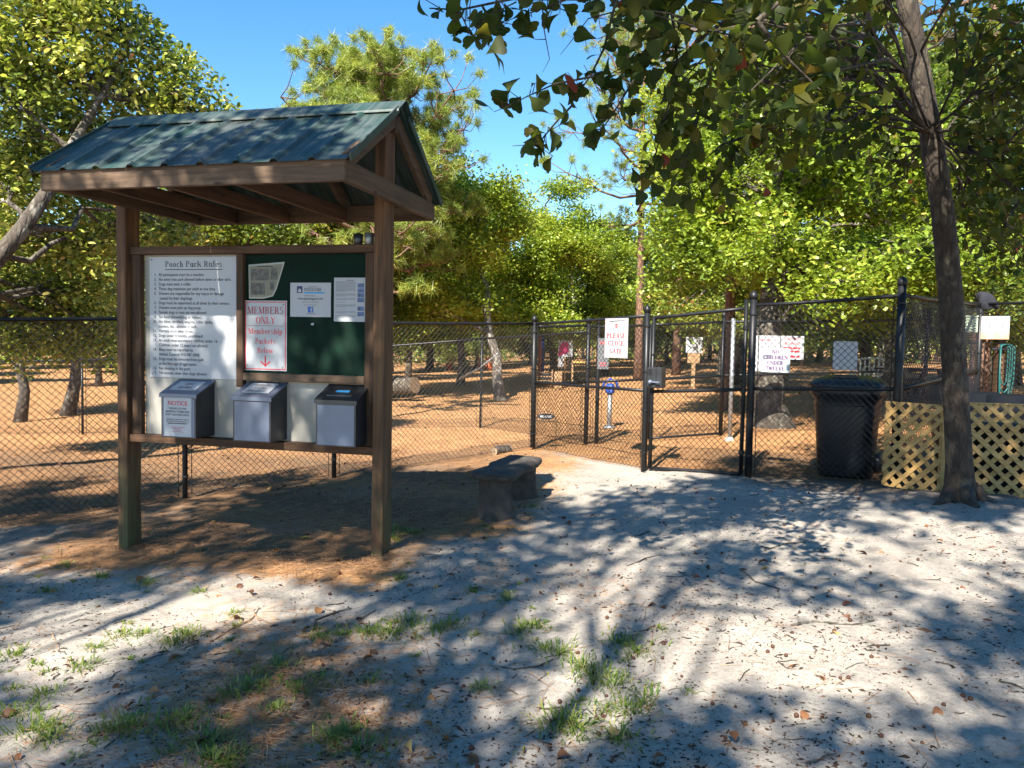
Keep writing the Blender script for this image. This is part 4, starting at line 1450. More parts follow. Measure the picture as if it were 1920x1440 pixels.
MB().box(-0.17, 0.17, 0.002, 0.05, -0.5, -0.2).build('stake', M['planks'], s1)
MB().box(-0.05, 0.05, 0.002, 0.05, -1.45, -0.501).build('stake', M['planks'], s1)
for px, y, c, lb_, nm in ((1017, 30, 'blue_paint', 'thin blue agility pole standing far in dog park', 'agility_pole'), (1011, 29, 'orange', 'red brown agility pole left of the blue pole', 'agility_pole')):
    p_ = pt_g(px, y)
    t = thing(nm, lb_, 'pole', p_)
    MB().tube([(0, 0, 0), (0, 0, 1.75)], 0.06, 8).build('pole', M[c], t, True)
    MB().lathe([(0.16, 0), (0.16, 0.04), (0.07, 0.06)], n=12).build('foot', M['bin'], t)
p_ = pt_g(1030, 28.5)
t = thing('white_tub', 'white round tub on the straw beside agility steps', 'tub', p_)
MB().lathe([(0.26, 0), (0.32, 0.35), (0.34, 0.37), (0.3, 0.37), (0.24, 0.06)], n=18).build('body', M['white_paint'], t, True)
# white garden bench
p_ = pt_g(1640, 20.5)
wb = thing('garden_bench', 'white ornate garden bench behind the trash cart', 'bench', p_, R(-18))
MB().box(-0.6, 0.6, -0.22, 0.2, 0.4, 0.44).build('seat', M['white_paint'], wb)
for x in (-0.56, 0.56):
    for y in (-0.18, 0.18):
        MB().box(x - 0.025, x + 0.025, y - 0.025, y + 0.025, -0.02, 0.4).build('leg', M['white_paint'], wb)
    MB().tube([(x, -0.2, 0.44), (x, -0.22, 0.62), (x, 0.0, 0.68), (x, 0.2, 0.66)], 0.02, 6).build('arm', M['white_paint'], wb)
for k in range(11):
    x = -0.55 + 0.11 * k
    MB().box(x - 0.02, x + 0.02, 0.19, 0.22, 0.44, 0.84 + 0.1 * math.cos(x * 2.6)).build('back_slat', M['white_paint'], wb)
MB().tube([(-0.6, 0.205, 0.84)] + [(x / 10 * 0.6, 0.205, 0.86 + 0.1 * math.cos(x / 10 * 1.5)) for x in range(-9, 10, 3)] + [(0.6, 0.205, 0.84)], 0.032, 6).build('top_rail', M['white_paint'], wb, True)
for s in (-1, 1):
    MB().tube([(s * 0.15 + 0.12 * math.cos(R(a)), 0.18, 0.64 + 0.1 * math.sin(R(a))) for a in range(0, 361, 30)], 0.014, 5, False).build('scroll', M['white_paint'], wb, True)
# picnic table
p_ = pt_g(1712, 19)
pt_ = thing('picnic_table', 'dark picnic table in shade left of the leaning trunk', 'table', p_, R(20))
for k in range(5):
    MB().box(-0.85, 0.85, -0.36 + 0.148 * k, -0.225 + 0.148 * k, 0.7, 0.74).build('top_plank', M['frame_x'], pt_)
for s in (-1, 1):
    MB().box(-0.85, 0.85, s * 0.68 - 0.12, s * 0.68 + 0.12, 0.42, 0.46).build('seat_plank', M['frame_x'], pt_)
    for x in (-0.6, 0.6):
        MB().beam((x, s * 0.55, -0.02), (x, s * 0.2, 0.7), 0.05, 0.09).build('leg', M['frame_z'], pt_)
for x in (-0.64, 0.56):
    MB().box(x, x + 0.05, -0.8, 0.8, 0.34, 0.42).build('cross_bar', M['frame_y'], pt_)
# orange netting posts far left
for px, y, lb_ in ((842, 46, 'orange safety barrel far off between the left trunks'), (898, 46, 'second orange safety barrel from the left among the trunks'), (916, 45, 'orange safety barrel beside the pale trunk far off')):
    p_ = pt_g(px, y)
    t = thing('safety_barrel', lb_, 'barrel', p_)
    MB().lathe([(0.24, 0), (0.2, 0.08), (0.2, 0.3), (0.18, 0.32), (0.18, 0.7), (0.12, 0.75)], n=14).build('body', M['orange'], t, True)
    MB().lathe([(0.185, 0.45), (0.185, 0.55)], n=14).build('stripe', M['white_paint'], t, True)

# ---- things on the fence corner at right
gx, gy = G_
gb = thing('post_box', 'pale green plastic box strapped to fence post behind the tree', 'box', (gx - 0.16, gy - 0.06, gz(gx, gy) + 1.52), R(-30))
MB().box(-0.075, 0.075, -0.09, 0.0, 0.0, 0.22, 0.012).build('body', M['pale_green'], gb)
MB().box(-0.082, 0.082, -0.098, 0.004, 0.2205, 0.238, 0.004).build('lid', M['pale_green'], gb)
jk = thing('black_cloth', 'black cloth bundle hung over top of the right fence post', 'cloth', (gx, gy, gz(gx, gy) + 2.0))
vs, fs = [], []
for i in range(9):
    for j in range(14):
        a = 2 * math.pi * j / 14
        r = [0.04, 0.1, 0.14, 0.16, 0.17, 0.17, 0.18, 0.17, 0.16][i] * (1 + 0.28 * math.sin(3 * a + i * 0.5) * (i > 1))
        vs.append((0.55 * r * math.cos(a) * 1.3 + 0.05 * i / 4, 0.55 * r * math.sin(a) * 0.9, 0.1 - [0, 0.01, 0.04, 0.08, 0.12, 0.15, 0.18, 0.21, 0.24][i]))
for i in range(8):
    for j in range(14):
        fs.append((i * 14 + j, i * 14 + (j + 1) % 14, i * 14 + 14 + (j + 1) % 14, i * 14 + 14 + j))
fs.append(tuple(range(14)))
MB().add(vs, fs).build('folds', M['fabric_black'], jk, True)
hp = on_line(1872, 700, (6.9, 10.9), (9.3, 8.7))
hx, hy = hp.x, hp.y
hpst = thing('hose_post', 'weathered timber post holding a teal hose at right', 'post', (hx, hy, gz(hx, hy)))
MB().box(-0.05, 0.05, -0.05, 0.05, -0.2, 1.5, 0.008).build('post', M['post_z'], hpst)
MB().tube([(-0.16, -0.08, 1.3), (0.16, -0.08, 1.3)], 0.018, 8).build('hook_bar', M['bolt'], hpst)
ho = thing('garden_hose', 'teal garden hose looped over the timber post', 'hose', (hx, hy - 0.1, gz(hx, hy)))
for k in range(4):
    w_, d_ = 0.055 + 0.014 * k, 0.5 + 0.11 * k
    pts = [(-w_ * math.cos(R(a)) + 0.01 * k, -0.012 * k + 0.03 * math.sin(R(a)), 1.31 + 0.06 * math.sin(R(a))) for a in range(0, 181, 30)]
    pts += [(w_ + 0.01 * k, -0.012 * k, 1.31 - d_ * 0.5), (w_ * 0.7, -0.012 * k - 0.02, 1.31 - d_ * 0.92), (0, -0.012 * k - 0.03, 1.31 - d_), (-w_ * 0.7, -0.012 * k - 0.02, 1.31 - d_ * 0.92), (-w_ + 0.01 * k, -0.012 * k, 1.31 - d_ * 0.5), (-w_ + 0.01 * k, -0.012 * k, 1.31)]
    MB().tube(pts, 0.011, 7).build('loop', M['teal'], ho, True)
MB().tube([(0.1, 0, 1.0), (0.06, -0.02, 0.6), (0.15, -0.05, 0.3), (0.3, -0.02, 0.15)], 0.011, 7).build('tail', M['teal'], ho, True)
for px, y, lb_ in ((1838, 10.9, 'dark blue barrel behind the right lattice near fence post'), (1892, 10.6, 'dark blue barrel behind teal hose at the right edge')):
    p_ = pt_g(px, y)
    t = thing('blue_barrel', lb_, 'barrel', p_)
    MB().lathe([(0.26, 0), (0.28, 0.03), (0.28, 0.28), (0.292, 0.3), (0.28, 0.32), (0.28, 0.5), (0.292, 0.52), (0.28, 0.54), (0.27, 0.7), (0.24, 0.72)], n=22).build('body', M['navy_plastic'], t, True)

# ------------------------------------------------------------------ foliage
def tri_strip(outline):
    """leaf sheet from right-hand outline points (x, y): folded along the midrib, gently curled"""
    n = len(outline)
    V = []
    for x, y in outline:
        V.append((0.0, y, 0.10 * math.sin(math.pi * y)))
    for sgn in (1, -1):
        for x, y in outline:
            V.append((sgn * x, y + 0.02 * x, 0.10 * math.sin(math.pi * y) + 0.28 * x - 0.25 * x * y))
    Fs = []
    for s in (0, 1):
        o = n * (1 + s)
        for i in range(n - 1):
            a, b, c, d = i, i + 1, o + i + 1, o + i
            q = [(a, d, c), (a, c, b)] if s == 0 else [(a, c, d), (a, b, c)]
            Fs += q
    return np.array(V), np.array(Fs)


LEAF_BIG = tri_strip([(0.0, 0.0), (0.05, 0.12), (0.13, 0.3), (0.24, 0.46), (0.36, 0.6), (0.43, 0.74), (0.41, 0.86), (0.3, 0.92), (0.17, 0.91), (0.1, 0.97), (0.0, 1.0)])
LEAF_CURL = (LEAF_BIG[0].copy(), LEAF_BIG[1])
LEAF_CURL[0][:, 2] += 0.5 * np.abs(LEAF_CURL[0][:, 0]) - 0.45 * LEAF_CURL[0][:, 1] ** 2
LEAF_CURL[0][:, 0] *= 0.8
LEAF_MID = tri_strip([(0.0, 0.0), (0.2, 0.4), (0.36, 0.78), (0.0, 1.0)])
LEAF_OVAL = (np.array([(0, 0, 0), (0.24, 0.35, 0.07), (0.2, 0.8, 0.03), (0, 1, -0.05), (-0.2, 0.8, 0.03), (-0.24, 0.35, 0.07)], float), np.array([(0, 1, 5), (1, 2, 5), (2, 4, 5), (2, 3, 4)]))
LEAF_LOW = (np.array([(0, 0, 0), (0.3, 0.55, 0.08), (0, 1, 0.0), (-0.3, 0.55, 0.08)], float), np.array([(0, 1, 2), (0, 2, 3)]))


def scatter(pos, tmpl, size, rg, up=0.4, tint=None, droop=0.0):
    """copies of a leaf template at pos with random turn; returns V, F, tint"""
    V0, F0 = tmpl
    n = len(pos)
    nr = rg.normal(size=(n, 3))
    nr /= np.linalg.norm(nr, axis=1, keepdims=True) + 1e-9
    nr[:, 2] = np.abs(nr[:, 2]) + up
    nr /= np.linalg.norm(nr, axis=1, keepdims=True)
    tv = rg.normal(size=(n, 3))
    tv[:, 2] -= droop
    tv -= nr * (tv * nr).sum(1, keepdims=True)
    tv /= np.linalg.norm(tv, axis=1, keepdims=True) + 1e-9
    bx_ = np.cross(tv, nr)
    s = (size * rg.uniform(0.65, 1.2, n))[:, None, None]
    k = len(V0)
    V = pos[:, None, :] + s * (V0[None, :, 0:1] * bx_[:, None, :] + V0[None, :, 1:2] * tv[:, None, :] + V0[None, :, 2:3] * nr[:, None, :])
    Fx = (F0[None, :, :] + (np.arange(n) * k)[:, None, None]).reshape(-1, 3)
    t = rg.beta(2, 2.6, n) if tint is None else tint
    return V.reshape(-1, 3), Fx, np.repeat(t, k)


def two_kinds(pos, size, rg, up, tint, droop):
    """flat and curled leaves mixed"""
    m = rg.uniform(0, 1, len(pos)) < 0.5
    V1, F1, t1 = scatter(pos[m], LEAF_BIG, size, rg, up, tint[m], droop)
    V2, F2, t2 = scatter(pos[~m], LEAF_CURL, size * 0.95, rg, up, tint[~m], droop)
    return np.concatenate([V1, V2]), np.concatenate([F1, F2 + len(V1)]), np.concatenate([t1, t2])


def curve_pts(a, b, rg, n=5, sag=0.0, wob=0.1):
    a, b = np.array(a, float), np.array(b, float)
    L = np.linalg.norm(b - a)
    o = []
    for i in range(n + 1):
        f = i / n
        p = a + (b - a) * f + rg.normal(0, wob * L / n, 3) * (0 < i < n)
        p[2] += sag * L * math.sin(math.pi * f)
        o.append(p)
    return o


def clip_ok(p, keep):
    return keep is None or keep(p)


def crown_tree(name, label, trunk, tr, targets, leafmat_, barkm, leaf=LEAF_LOW, lsize=0.13, rad=1.0, subs=11, per=45, sigma=0.22, group=None, seed=1,
               keep=None, limb_r=0.05, tint_shift=0.0, up=0.4, t0=0.35, twig=True, droop=0.0, cat='tree', wob=0.2):
    rg = np.random.default_rng(seed)
    base = Vector(trunk[0])
    t = thing(name, label, cat, base, 0, group)
    loc = np.array(base)
    tb = MB().tube([Vector(p) - base for p in trunk], tr, 14)
    tr_o = tb.build('trunk', M[barkm], t, True)
    br = MB()
    anchors = []
    tp = [np.array(p, float) for p in trunk]
    for ti, tg_ in enumerate(targets):
        tg_ = np.array(tg_, float)
        # limb leaves the trunk somewhat below the target
        cand = [p for i, p in enumerate(tp) if i >= len(tp) * t0] or tp[-1:]
        d = [np.linalg.norm(tg_ - p) + 0.9 * max(0, p[2] - tg_[2] + 0.3) for p in cand]
        st_ = cand[int(np.argmin(d))]
        L = np.linalg.norm(tg_ - st_)
        cp = curve_pts(st_, tg_, rg, 5, 0.06, wob)
        r0 = min(limb_r, 0.012 + 0.018 * L)
        br.tube([Vector(p - loc) for p in cp], [r0 * (1 - 0.14 * i) for i in range(6)], 7, False)
        for s in range(subs):
            q = rg.normal(size=3)
            q /= np.linalg.norm(q)
            e = tg_ + q * rad * rg.uniform(0.35, 1.0) * np.array([1, 1, 0.75])
            if not clip_ok(e, keep):
                continue
            o = cp[rg.integers(2, 6)]
            if twig:
                cc = curve_pts(o, e, rg, 3, 0.04, wob * 1.2)
                br.tube([Vector(p - loc) for p in cc], [0.013, 0.009, 0.006, 0.003], 4, False)
                anchors.append((e, 1.0))
                anchors.append((cc[2], 0.6))
            else:
                anchors.append((e, 1.0))
    br.build('branches', M[barkm], t, True)
    pos = []
    for e, wgt in anchors:
        k = int(per * wgt)
        pp = e + rg.normal(0, sigma, (k, 3)) * np.array([1, 1, 0.7])
        pos.append(pp)
    pos = np.concatenate(pos)
    if keep is not None:
        pos = pos[np.array([bool(keep(p)) for p in pos])]
    tint = np.clip(rg.beta(2, 2.6, len(pos)) + tint_shift + 0.12 * np.sin(pos[:, 0] * 1.7 + pos[:, 2] * 2.1), 0, 1)
    if leaf is LEAF_BIG:
        V, Fx, tt = two_kinds(pos, lsize, rg, up, tint, droop)
    else:
        V, Fx, tt = scatter(pos, leaf, lsize, rg, up, tint, droop)
    np_mesh('crown', V - loc, Fx, M[leafmat_], t, tt)
    return t


def copy_tree(o, loc, rz, sc_, label, group=None):
    c = o.copy()
    COL.objects.link(c)
    c.location = loc
    c.rotation_euler = (0, 0, rz)
    c.scale = (sc_, sc_, sc_ * rnd.uniform(0.92, 1.1))
    c['label'] = label
    if group:
        c['group'] = group
    elif 'group' in c:
        del c['group']
    for ch in o.children:
        k = ch.copy()
        COL.objects.link(k)
        k.parent = c
    return c


def pine(name, label, x, y, height, r, crown_from, spread, nlimb, tufts, seed, needles=55, nl=0.24, lean=(0, 0), group=None, lens=None, barkm='pine_bark'):
    rg = np.random.default_rng(seed)
    z0 = gz(x, y) - 0.05
    t = thing(name, label, 'tree', (x, y, z0), 0, group)
    n = 9
    tp = []
    for i in range(n + 1):
        f = i / n
        tp.append(Vector((lean[0] * f + 0.05 * math.sin(3 * f + seed), lean[1] * f + 0.05 * math.sin(4 * f), height * f)))
    MB().tube(tp, [r * (1.25 if i == 0 else 1 - 0.75 * i / n) for i in range(n + 1)], 12).build('trunk', M[barkm], t, True)
    br = MB()
    anc = []
    for i in range(nlimb):
        f = crown_from + (1 - crown_from) * ((i + 0.5) / nlimb) ** 0.9
        k = min(n - 1, int(f * n))
        o = tp[k].lerp(tp[k + 1], f * n - k)
        az = i * 2.4 + rg.uniform(-0.4, 0.4)
        g = (f - crown_from) / (1 - crown_from)
        L = spread * (0.55 + 0.6 * math.sin(math.pi * min(1, g * 0.8 + 0.2))) * rg.uniform(0.75, 1.15) * (1.0 if g < 0.85 else 0.6)
        el = 0.1 + 0.75 * g + rg.uniform(-0.1, 0.2)
        e = o + Vector((math.cos(az) * math.cos(el), math.sin(az) * math.cos(el), math.sin(el))) * L
        cp = curve_pts(o, e, rg, 5, -0.05, 0.2)
        br.tube([Vector(p) for p in cp], [r * 0.34 * (1 - 0.16 * q) for q in range(6)], 6, False)
        for s in range(tufts):
            q = rg.normal(size=3)
            q /= np.linalg.norm(q)
            a = cp[rg.integers(2, 6)]
            p = a + q * L * 0.42 * rg.uniform(0.25, 1.0) * np.array([1, 1, 0.6])
            p[2] += 0.1 * L
            br.tube([Vector(a), Vector((a + p) / 2 - np.array([0, 0, 0.05 * L])), Vector(p)], [0.016, 0.012, 0.007], 4, False)
            anc.append(p)
    br.build('branches', M[barkm], t, True)
    V, T_a = [], []
    for p in anc:
        d = rg.normal(size=(needles, 3))
        d[:, 2] += 0.35
        d /= np.linalg.norm(d, axis=1, keepdims=True)
        b0 = p - d * 0.02 + rg.normal(0, 0.05, (needles, 3))
        w = np.cross(d, rg.normal(size=(needles, 3)))
        w /= np.linalg.norm(w, axis=1, keepdims=True) + 1e-9
        L = nl * rg.uniform(0.7, 1.15, (needles, 1))
        sag = np.array([0, 0, -0.05])
        V.append(np.stack([b0 - w * 0.0075, b0 + w * 0.0075, b0 + d * L + sag], axis=1))
        T_a.append(np.repeat(np.clip(rg.beta(2, 2, needles) * 0.7 + rg.uniform(0, 0.3), 0, 1), 3))
    V = np.concatenate(V).reshape(-1, 3)
    np_mesh('crown', V, np.arange(len(V)).reshape(-1, 3), M['needle'], t, np.concatenate(T_a))
    return t


# ---- the leaning oak by the lattice, whose boughs hang over the path
tb_ = [(4.04, 7.02, 0.1), (4.035, 7.015, 0.24), (4.02, 7.0, 0.38), (3.99, 6.98, 0.62), at(1790, 700, 6.95), at(1783, 560, 6.92), at(1768, 400, 6.88), at(1745, 250, 6.82), at(1720, 110, 6.78), at(1700, 0, 6.74), at(1684, -150, 6.7), at(1675, -380, 6.65), at(1690, -700, 6.6)]
tr_ = [0.25, 0.175, 0.13, 0.11, 0.102, 0.098, 0.092, 0.09, 0.086, 0.082, 0.078, 0.07, 0.04]
tg = []
rt = random.Random(5)
for px, py, d in ((1330, 60, 3.9), (1420, 40, 3.2), (1500, 60, 3.6), (1430, 150, 4.6), (1530, 150, 5.0), (1420, 250, 5.2), (1600, 120, 5.9), (1640, 30, 7.6),
                  (1590, 230, 6.2), (1810, 60, 6.9), (1880, 40, 5.0), (1860, 170, 6.2), (1910, 150, 5.4), (1830, 250, 7.3), (1880, 280, 6.0), (1850, 350, 6.4), (1915, 370, 6.0), (1830, 430, 7.6),
                  (1700, 330, 8.0), (1260, -60, 4.2), (1400, -90, 4.4), (1560, -120, 5.0), (1760, -90, 7.2), (1880, -110, 5.4), (1650, -260, 6.2), (1500, -300, 6.0), (1800, -330, 6.4), (1920, 480, 7.8), (1680, 200, 7.6)):
    tg.append(at(px, py, d))


def off_trunk(p):
    if p[1] > 6.95:
        return True
    q = Vector(p) - Vector((0, 0, EYE))
    z = q.dot(FW)
    px, py = 960 + FPX * q.dot(RT) / z, 720 - FPX * q.dot(UP) / z
    return abs(px - np.interp(py, [0, 250, 560], [1702, 1746, 1783])) > 48


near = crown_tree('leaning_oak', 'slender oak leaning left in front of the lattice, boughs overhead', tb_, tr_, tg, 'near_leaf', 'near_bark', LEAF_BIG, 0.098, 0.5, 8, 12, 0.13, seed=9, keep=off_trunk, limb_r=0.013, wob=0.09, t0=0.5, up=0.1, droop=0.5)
# roots of the leaning oak
for k, a in enumerate((205, 262, 318, 20)):
    ca, sa = math.cos(R(a)), math.sin(R(a))
    L = 0.26 + 0.06 * math.sin(k * 2.1)
    pts = []
    for f in (0, 0.3, 0.6, 1.0):
        x, y = 4.04 + ca * (0.1 + L * f), 7.02 + sa * (0.1 + L * f)
        pts.append(Vector((x, y, gz(x, y) + 0.05 * (1 - f) - 0.035)) - Vector(tb_[0]))
    pts[0].z += 0.08
    MB().tube(pts, [0.08, 0.06, 0.045, 0.03], 8).build('root', M['near_bark'], near, True)


# the thin hanging sprays against the sky: twigs drawn out one by one, leaves along them
def spray(paths, seed):
    rg = np.random.default_rng(seed)
    mb = MB()
    pos, tint = [], []
    base = Vector(tb_[0])
    for pts, r, n in paths:
        P = [np.array(at(*q)) for q in pts]
        P = [p + rg.normal(0, 0.012, 3) for p in P]
        mb.tube([Vector(p) - base for p in P], [r * (1 - 0.75 * i / (len(P) - 1)) for i in range(len(P))], 6, False)
        seg = [np.linalg.norm(P[i + 1] - P[i]) for i in range(len(P) - 1)]
        for _ in range(n):
            f = rg.uniform(0.12, 1.0) * sum(seg)
            i = 0
            while i < len(seg) - 1 and f > seg[i]:
                f -= seg[i]
                i += 1
            p = P[i] + (P[i + 1] - P[i]) * min(1, f / seg[i])
            q = p + rg.normal(0, 0.035, 3)
            mb.tube([Vector(p) - base, Vector(q) - base], [0.0025, 0.0015], 4, False)
            pos.append(q)
    pos = np.array(pos)
    tint = np.clip(rg.beta(2, 3, len(pos)), 0, 1)
    tint[rg.integers(0, len(pos), 3)] = 1.0
    V, Fx, tt = two_kinds(pos, 0.11, rg, 0.0, tint, 0.8)
    mb.build('hanging_twig', M['near_bark'], near, True)
    np_mesh('hanging_leaves', V - np.array(base), Fx, M['near_leaf'], near, tt)


spray([([(1420, -60, 4.6), (1260, -40, 4.2), (1100, -10, 3.9), (960, 5, 3.8), (860, 10, 3.7), (795, 25, 3.6)], 0.012, 46),
       ([(1100, -10, 3.9), (1010, 25, 3.8), (950, 45, 3.75)], 0.006, 16),
       ([(860, 10, 3.7), (880, 60, 3.65), (935, 100, 3.6)], 0.004, 10),
       ([(960, 5, 3.8), (900, 40, 3.7), (870, 75, 3.7)], 0.004, 9),
       ([(1005, 0, 3.8), (1015, 60, 3.8), (1030, 115, 3.8), (1027, 140, 3.8)], 0.004, 1),
       ([(1350, -40, 4.5), (1230, -10, 4.2), (1165, 5, 4.0), (1135, 80, 3.95), (1110, 140, 3.9), (1070, 190, 3.85)], 0.011, 26),
       ([(1150, 25, 4.0), (1100, 40, 3.95), (1070, 75, 3.9), (1050, 105, 3.9)], 0.004, 1),
       ([(1110, 140, 3.9), (1040, 155, 3.85), (980, 180, 3.8), (940, 200, 3.8)], 0.006, 14),
       ([(1070, 190, 3.85), (1050, 225, 3.85), (1010, 265, 3.8), (960, 285, 3.8)], 0.006, 20),
       ([(1230, -10, 4.2), (1220, 80, 4.1), (1190, 150, 4.0), (1150, 215, 4.0), (1120, 260, 4.0)], 0.009, 44),
       ([(1260, 20, 4.3), (1280, 120, 4.3), (1250, 220, 4.3), (1220, 300, 4.3), (1190, 350, 4.3)], 0.009, 46),
       ([(1340, 120, 4.6), (1310, 220, 4.6), (1280, 300, 4.6), (1210, 345, 4.5)], 0.008, 38),
       ([(1210, 100, 4.1), (1160, 130, 4.0), (1120, 150, 4.0)], 0.005, 18),
       ([(1440, 200, 5.0), (1380, 280, 5.0), (1330, 330, 5.0), (1240, 385, 5.0)], 0.007, 34)], 4)

# ---- big oak at the left edge with its lichen-pale limb
lt = [(-8.4, 9.5, -0.5), (-8.2, 9.5, 0.6), (-7.6, 9.5, 1.6), at(-60, 545, 9.5), at(0, 480, 9.55), at(45, 425, 9.6), at(92, 355, 9.75), at(130, 280, 10.0), at(190, 180, 10.3), at(240, 90, 10.6)]


def left_keep(p):
    if p[1] < 8.5:
        return False
    q = Vector(p) - Vector((0, 0, EYE))
    z = q.dot(FW)
    px, py = 960 + FPX * q.dot(RT) / z, 720 - FPX * q.dot(UP) / z
    lim = np.interp(py, [-300, 0, 60, 140, 220, 330, 700], [160, 255, 320, 415, 455, 560, 560])
    return px < lim


tg = [at(px, py, d) for px, py, d in ((190, -60, 10.4), (90, -80, 10), (-40, -60, 9.8), (210, 40, 10.6), (110, 30, 10), (20, 40, 9.8), (280, 90, 11), (180, 130, 10.5), (70, 130, 10), (-30, 140, 9.8), (360, 170, 11.2), (270, 190, 11),
                                      (410, 230, 11.5), (140, 230, 10.6), (30, 240, 10.2), (330, 260, 11.4), (60, 330, 10.8), (170, 340, 11.2), (-20, 350, 10.5), (120, 440, 11.2), (30, 450, 11.3), (190, 460, 11.6), (60, 550, 11.6), (160, 560, 12), (300, 430, 12),
                                      (0, 620, 11.8), (110, 640, 12.4), (200, 620, 12.6), (-60, 500, 11), (-60, 620, 11.4))]
crown_tree('spreading_oak', 'large spreading oak whose leaning limb enters at left edge', lt, [0.22, 0.17, 0.14, 0.11, 0.1, 0.092, 0.08, 0.06, 0.045, 0.02], tg, 'left_leaf', 'oak_bark', LEAF_OVAL, 0.095, 0.8, 15, 62, 0.18, seed=21, keep=left_keep, limb_r=0.045, t0=0.3)


def blob(c, rx, ry, rz, n, seed):
    rg = np.random.default_rng(seed)
    o = []
    while len(o) < n:
        q = rg.uniform(-1, 1, 3)
        if 0.25 < np.linalg.norm(q) < 1:
            o.append((c[0] + q[0] * rx, c[1] + q[1] * ry, c[2] + q[2] * rz))
    return o


def trunk_line(x, y, h, lean=(0, 0), n=8, seed=0):
    z = gz(x, y) - 0.1
    return [(x + lean[0] * i / n + 0.08 * math.sin(2.1 * i + seed) * (i > 0), y + lean[1] * i / n + 0.06 * math.sin(1.7 * i + seed), z + h * i / n) for i in range(n + 1)]


def taper(r, n=8, flare=1.3):
    return [r * flare] + [r * (1 - 0.8 * i / n) for i in range(1, n + 1)]


# ---- bright oak inside the park, thick flared trunk
crown_tree('flared_oak', 'broad bright green oak with flared trunk behind the gate', [(4.5, 13.6, 0.05), (4.48, 13.6, 0.3), (4.45, 13.6, 0.6), (4.42, 13.62, 1.2), (4.4, 13.65, 1.9), (4.5, 13.7, 2.8), (4.6, 13.8, 4.0), (4.6, 14, 5.4), (4.7, 14.2, 7.0)],
           [0.52, 0.36, 0.27, 0.235, 0.22, 0.19, 0.15, 0.1, 0.05],
           blob((5.0, 14.2, 4.6), 2.6, 2.2, 2.0, 26, 3) + blob((5.5, 13.2, 2.9), 2.4, 1.4, 0.7, 10, 5) + blob((3.2, 14.6, 4.0), 1.0, 1.2, 1.2, 5, 8), 'bright_leaf', 'oak_bark', LEAF_OVAL, 0.105, 0.9, 14, 72, 0.2, seed=33, limb_r=0.07)
# ---- the oaks of the middle distance
spec = [
    (-11.2, 17.9, 7.5, 0.12, (-11.2, 18.2, 4.6), 2.6, 2.4, 18, 'oak_leaf', 'oak_bark', 'dark trunked oak behind the left fence, nearest of the left grove'),
    (-11.0, 19.4, 8.0, 0.15, (-9.4, 19.6, 4.8), 2.6, 2.5, 18, 'oak_leaf', 'oak_bark', 'thick trunked oak right of the first trunk in left grove'),
    (-8.0, 21.5, 8.0, 0.15, (-7.2, 21.5, 4.6), 2.6, 2.5, 18, 'oak_leaf', 'pale_bark', 'pale trunked oak seen left of the kiosk post'),
    (-5.4, 24.0, 8.0, 0.15, (-5.0, 24.0, 4.6), 2.4, 2.4, 16, 'oak_leaf', 'oak_bark', 'oak with its crown filling the gap under kiosk roof'),
    (-0.28, 21.6, 6.0, 0.16, (-1.2, 24.2, 5.2), 2.0, 1.7, 13, 'bright_leaf', 'pale_bark', 'oak with sunlit pale trunk behind the low fence post'),
    (-1.9, 29.0, 7.6, 0.15, (-2.0, 29.0, 4.8), 2.6, 2.6, 16, 'bright_leaf', 'pale_bark', 'second sunlit pale trunk, left of the brightest one'),
    (1.6, 31.0, 8.0, 0.16, (1.2, 30.5, 5.2), 3.0, 2.9, 20, 'bright_leaf', 'oak_bark', 'rounded yellow green oak in the centre of the treeline'),
    (4.0, 34.0, 7.6, 0.16, (3.4, 33.5, 5.0), 2.8, 2.6, 16, 'bright_leaf', 'oak_bark', 'yellow green oak just left of the thin pine trunk'),
    (9.0, 18.5, 9.5, 0.17, (8.4, 18.5, 5.6), 3.0, 3.0, 20, 'bright_leaf', 'oak_bark', 'bright green oak behind the blank sign and trash cart'),
    (5.9, 22.0, 10.5, 0.16, (6.2, 22.5, 6.6), 2.6, 3.4, 18, 'oak_leaf', 'oak_bark', 'taller oak rising behind the entrance gate'),
    (12.6, 21.0, 11.0, 0.18, (12.2, 21.0, 6.4), 3.4, 3.8, 22, 'oak_leaf', 'oak_bark', 'shaded oak behind the right fence corner'),
    (10.2, 13.2, 8.5, 0.14, (9.6, 13.6, 5.0), 2.4, 2.6, 18, 'oak_leaf', 'oak_bark', 'dark leafy oak at right edge behind the blue barrels'),
    (7.4, 26.0, 12.0, 0.16, (7.2, 26.0, 8.2), 2.8, 3.9, 20, 'bright_leaf', 'oak_bark', 'tall airy oak rising above the warning sign'),
    (11.2, 25.0, 13.0, 0.17, (10.6, 25.0, 8.6), 3.0, 4.2, 20, 'oak_leaf', 'oak_bark', 'tall airy oak left of leaning oak trunk'),
    (16.0, 25.0, 13.0, 0.17, (15.0, 25.0, 8.0), 3.2, 4.2, 20, 'oak_leaf', 'oak_bark', 'tall oak at right edge far behind the barrels'),
    (15.0, 16.0, 9.0, 0.15, (13.8, 16.4, 5.0), 2.6, 3.0, 16, 'oak_leaf', 'oak_bark', 'oak partly cut off by right edge of view'),
]
mids = []
for i, (x, y, h, r, c, rx, rz_, n, lm, bk, lb_) in enumerate(spec):
    far = y > 20
    mids.append(crown_tree('oak_tree', lb_, trunk_line(x, y, h * 0.86, (c[0] - x, c[1] - y), seed=i), taper(r), blob(c, rx, rx * 0.9, rz_, n, 40 + i) + blob((c[0], c[1], 2.6), rx, rx * 0.9, 0.7, 5, 240 + i), lm, bk, LEAF_LOW if far else LEAF_OVAL, 0.125 if far else 0.105, 1.05, 13, 95 if far else 80, 0.23, group='oaks of the middle distance', seed=60 + i, t0=0.3, tint_shift=rnd.uniform(-0.08, 0.12)))

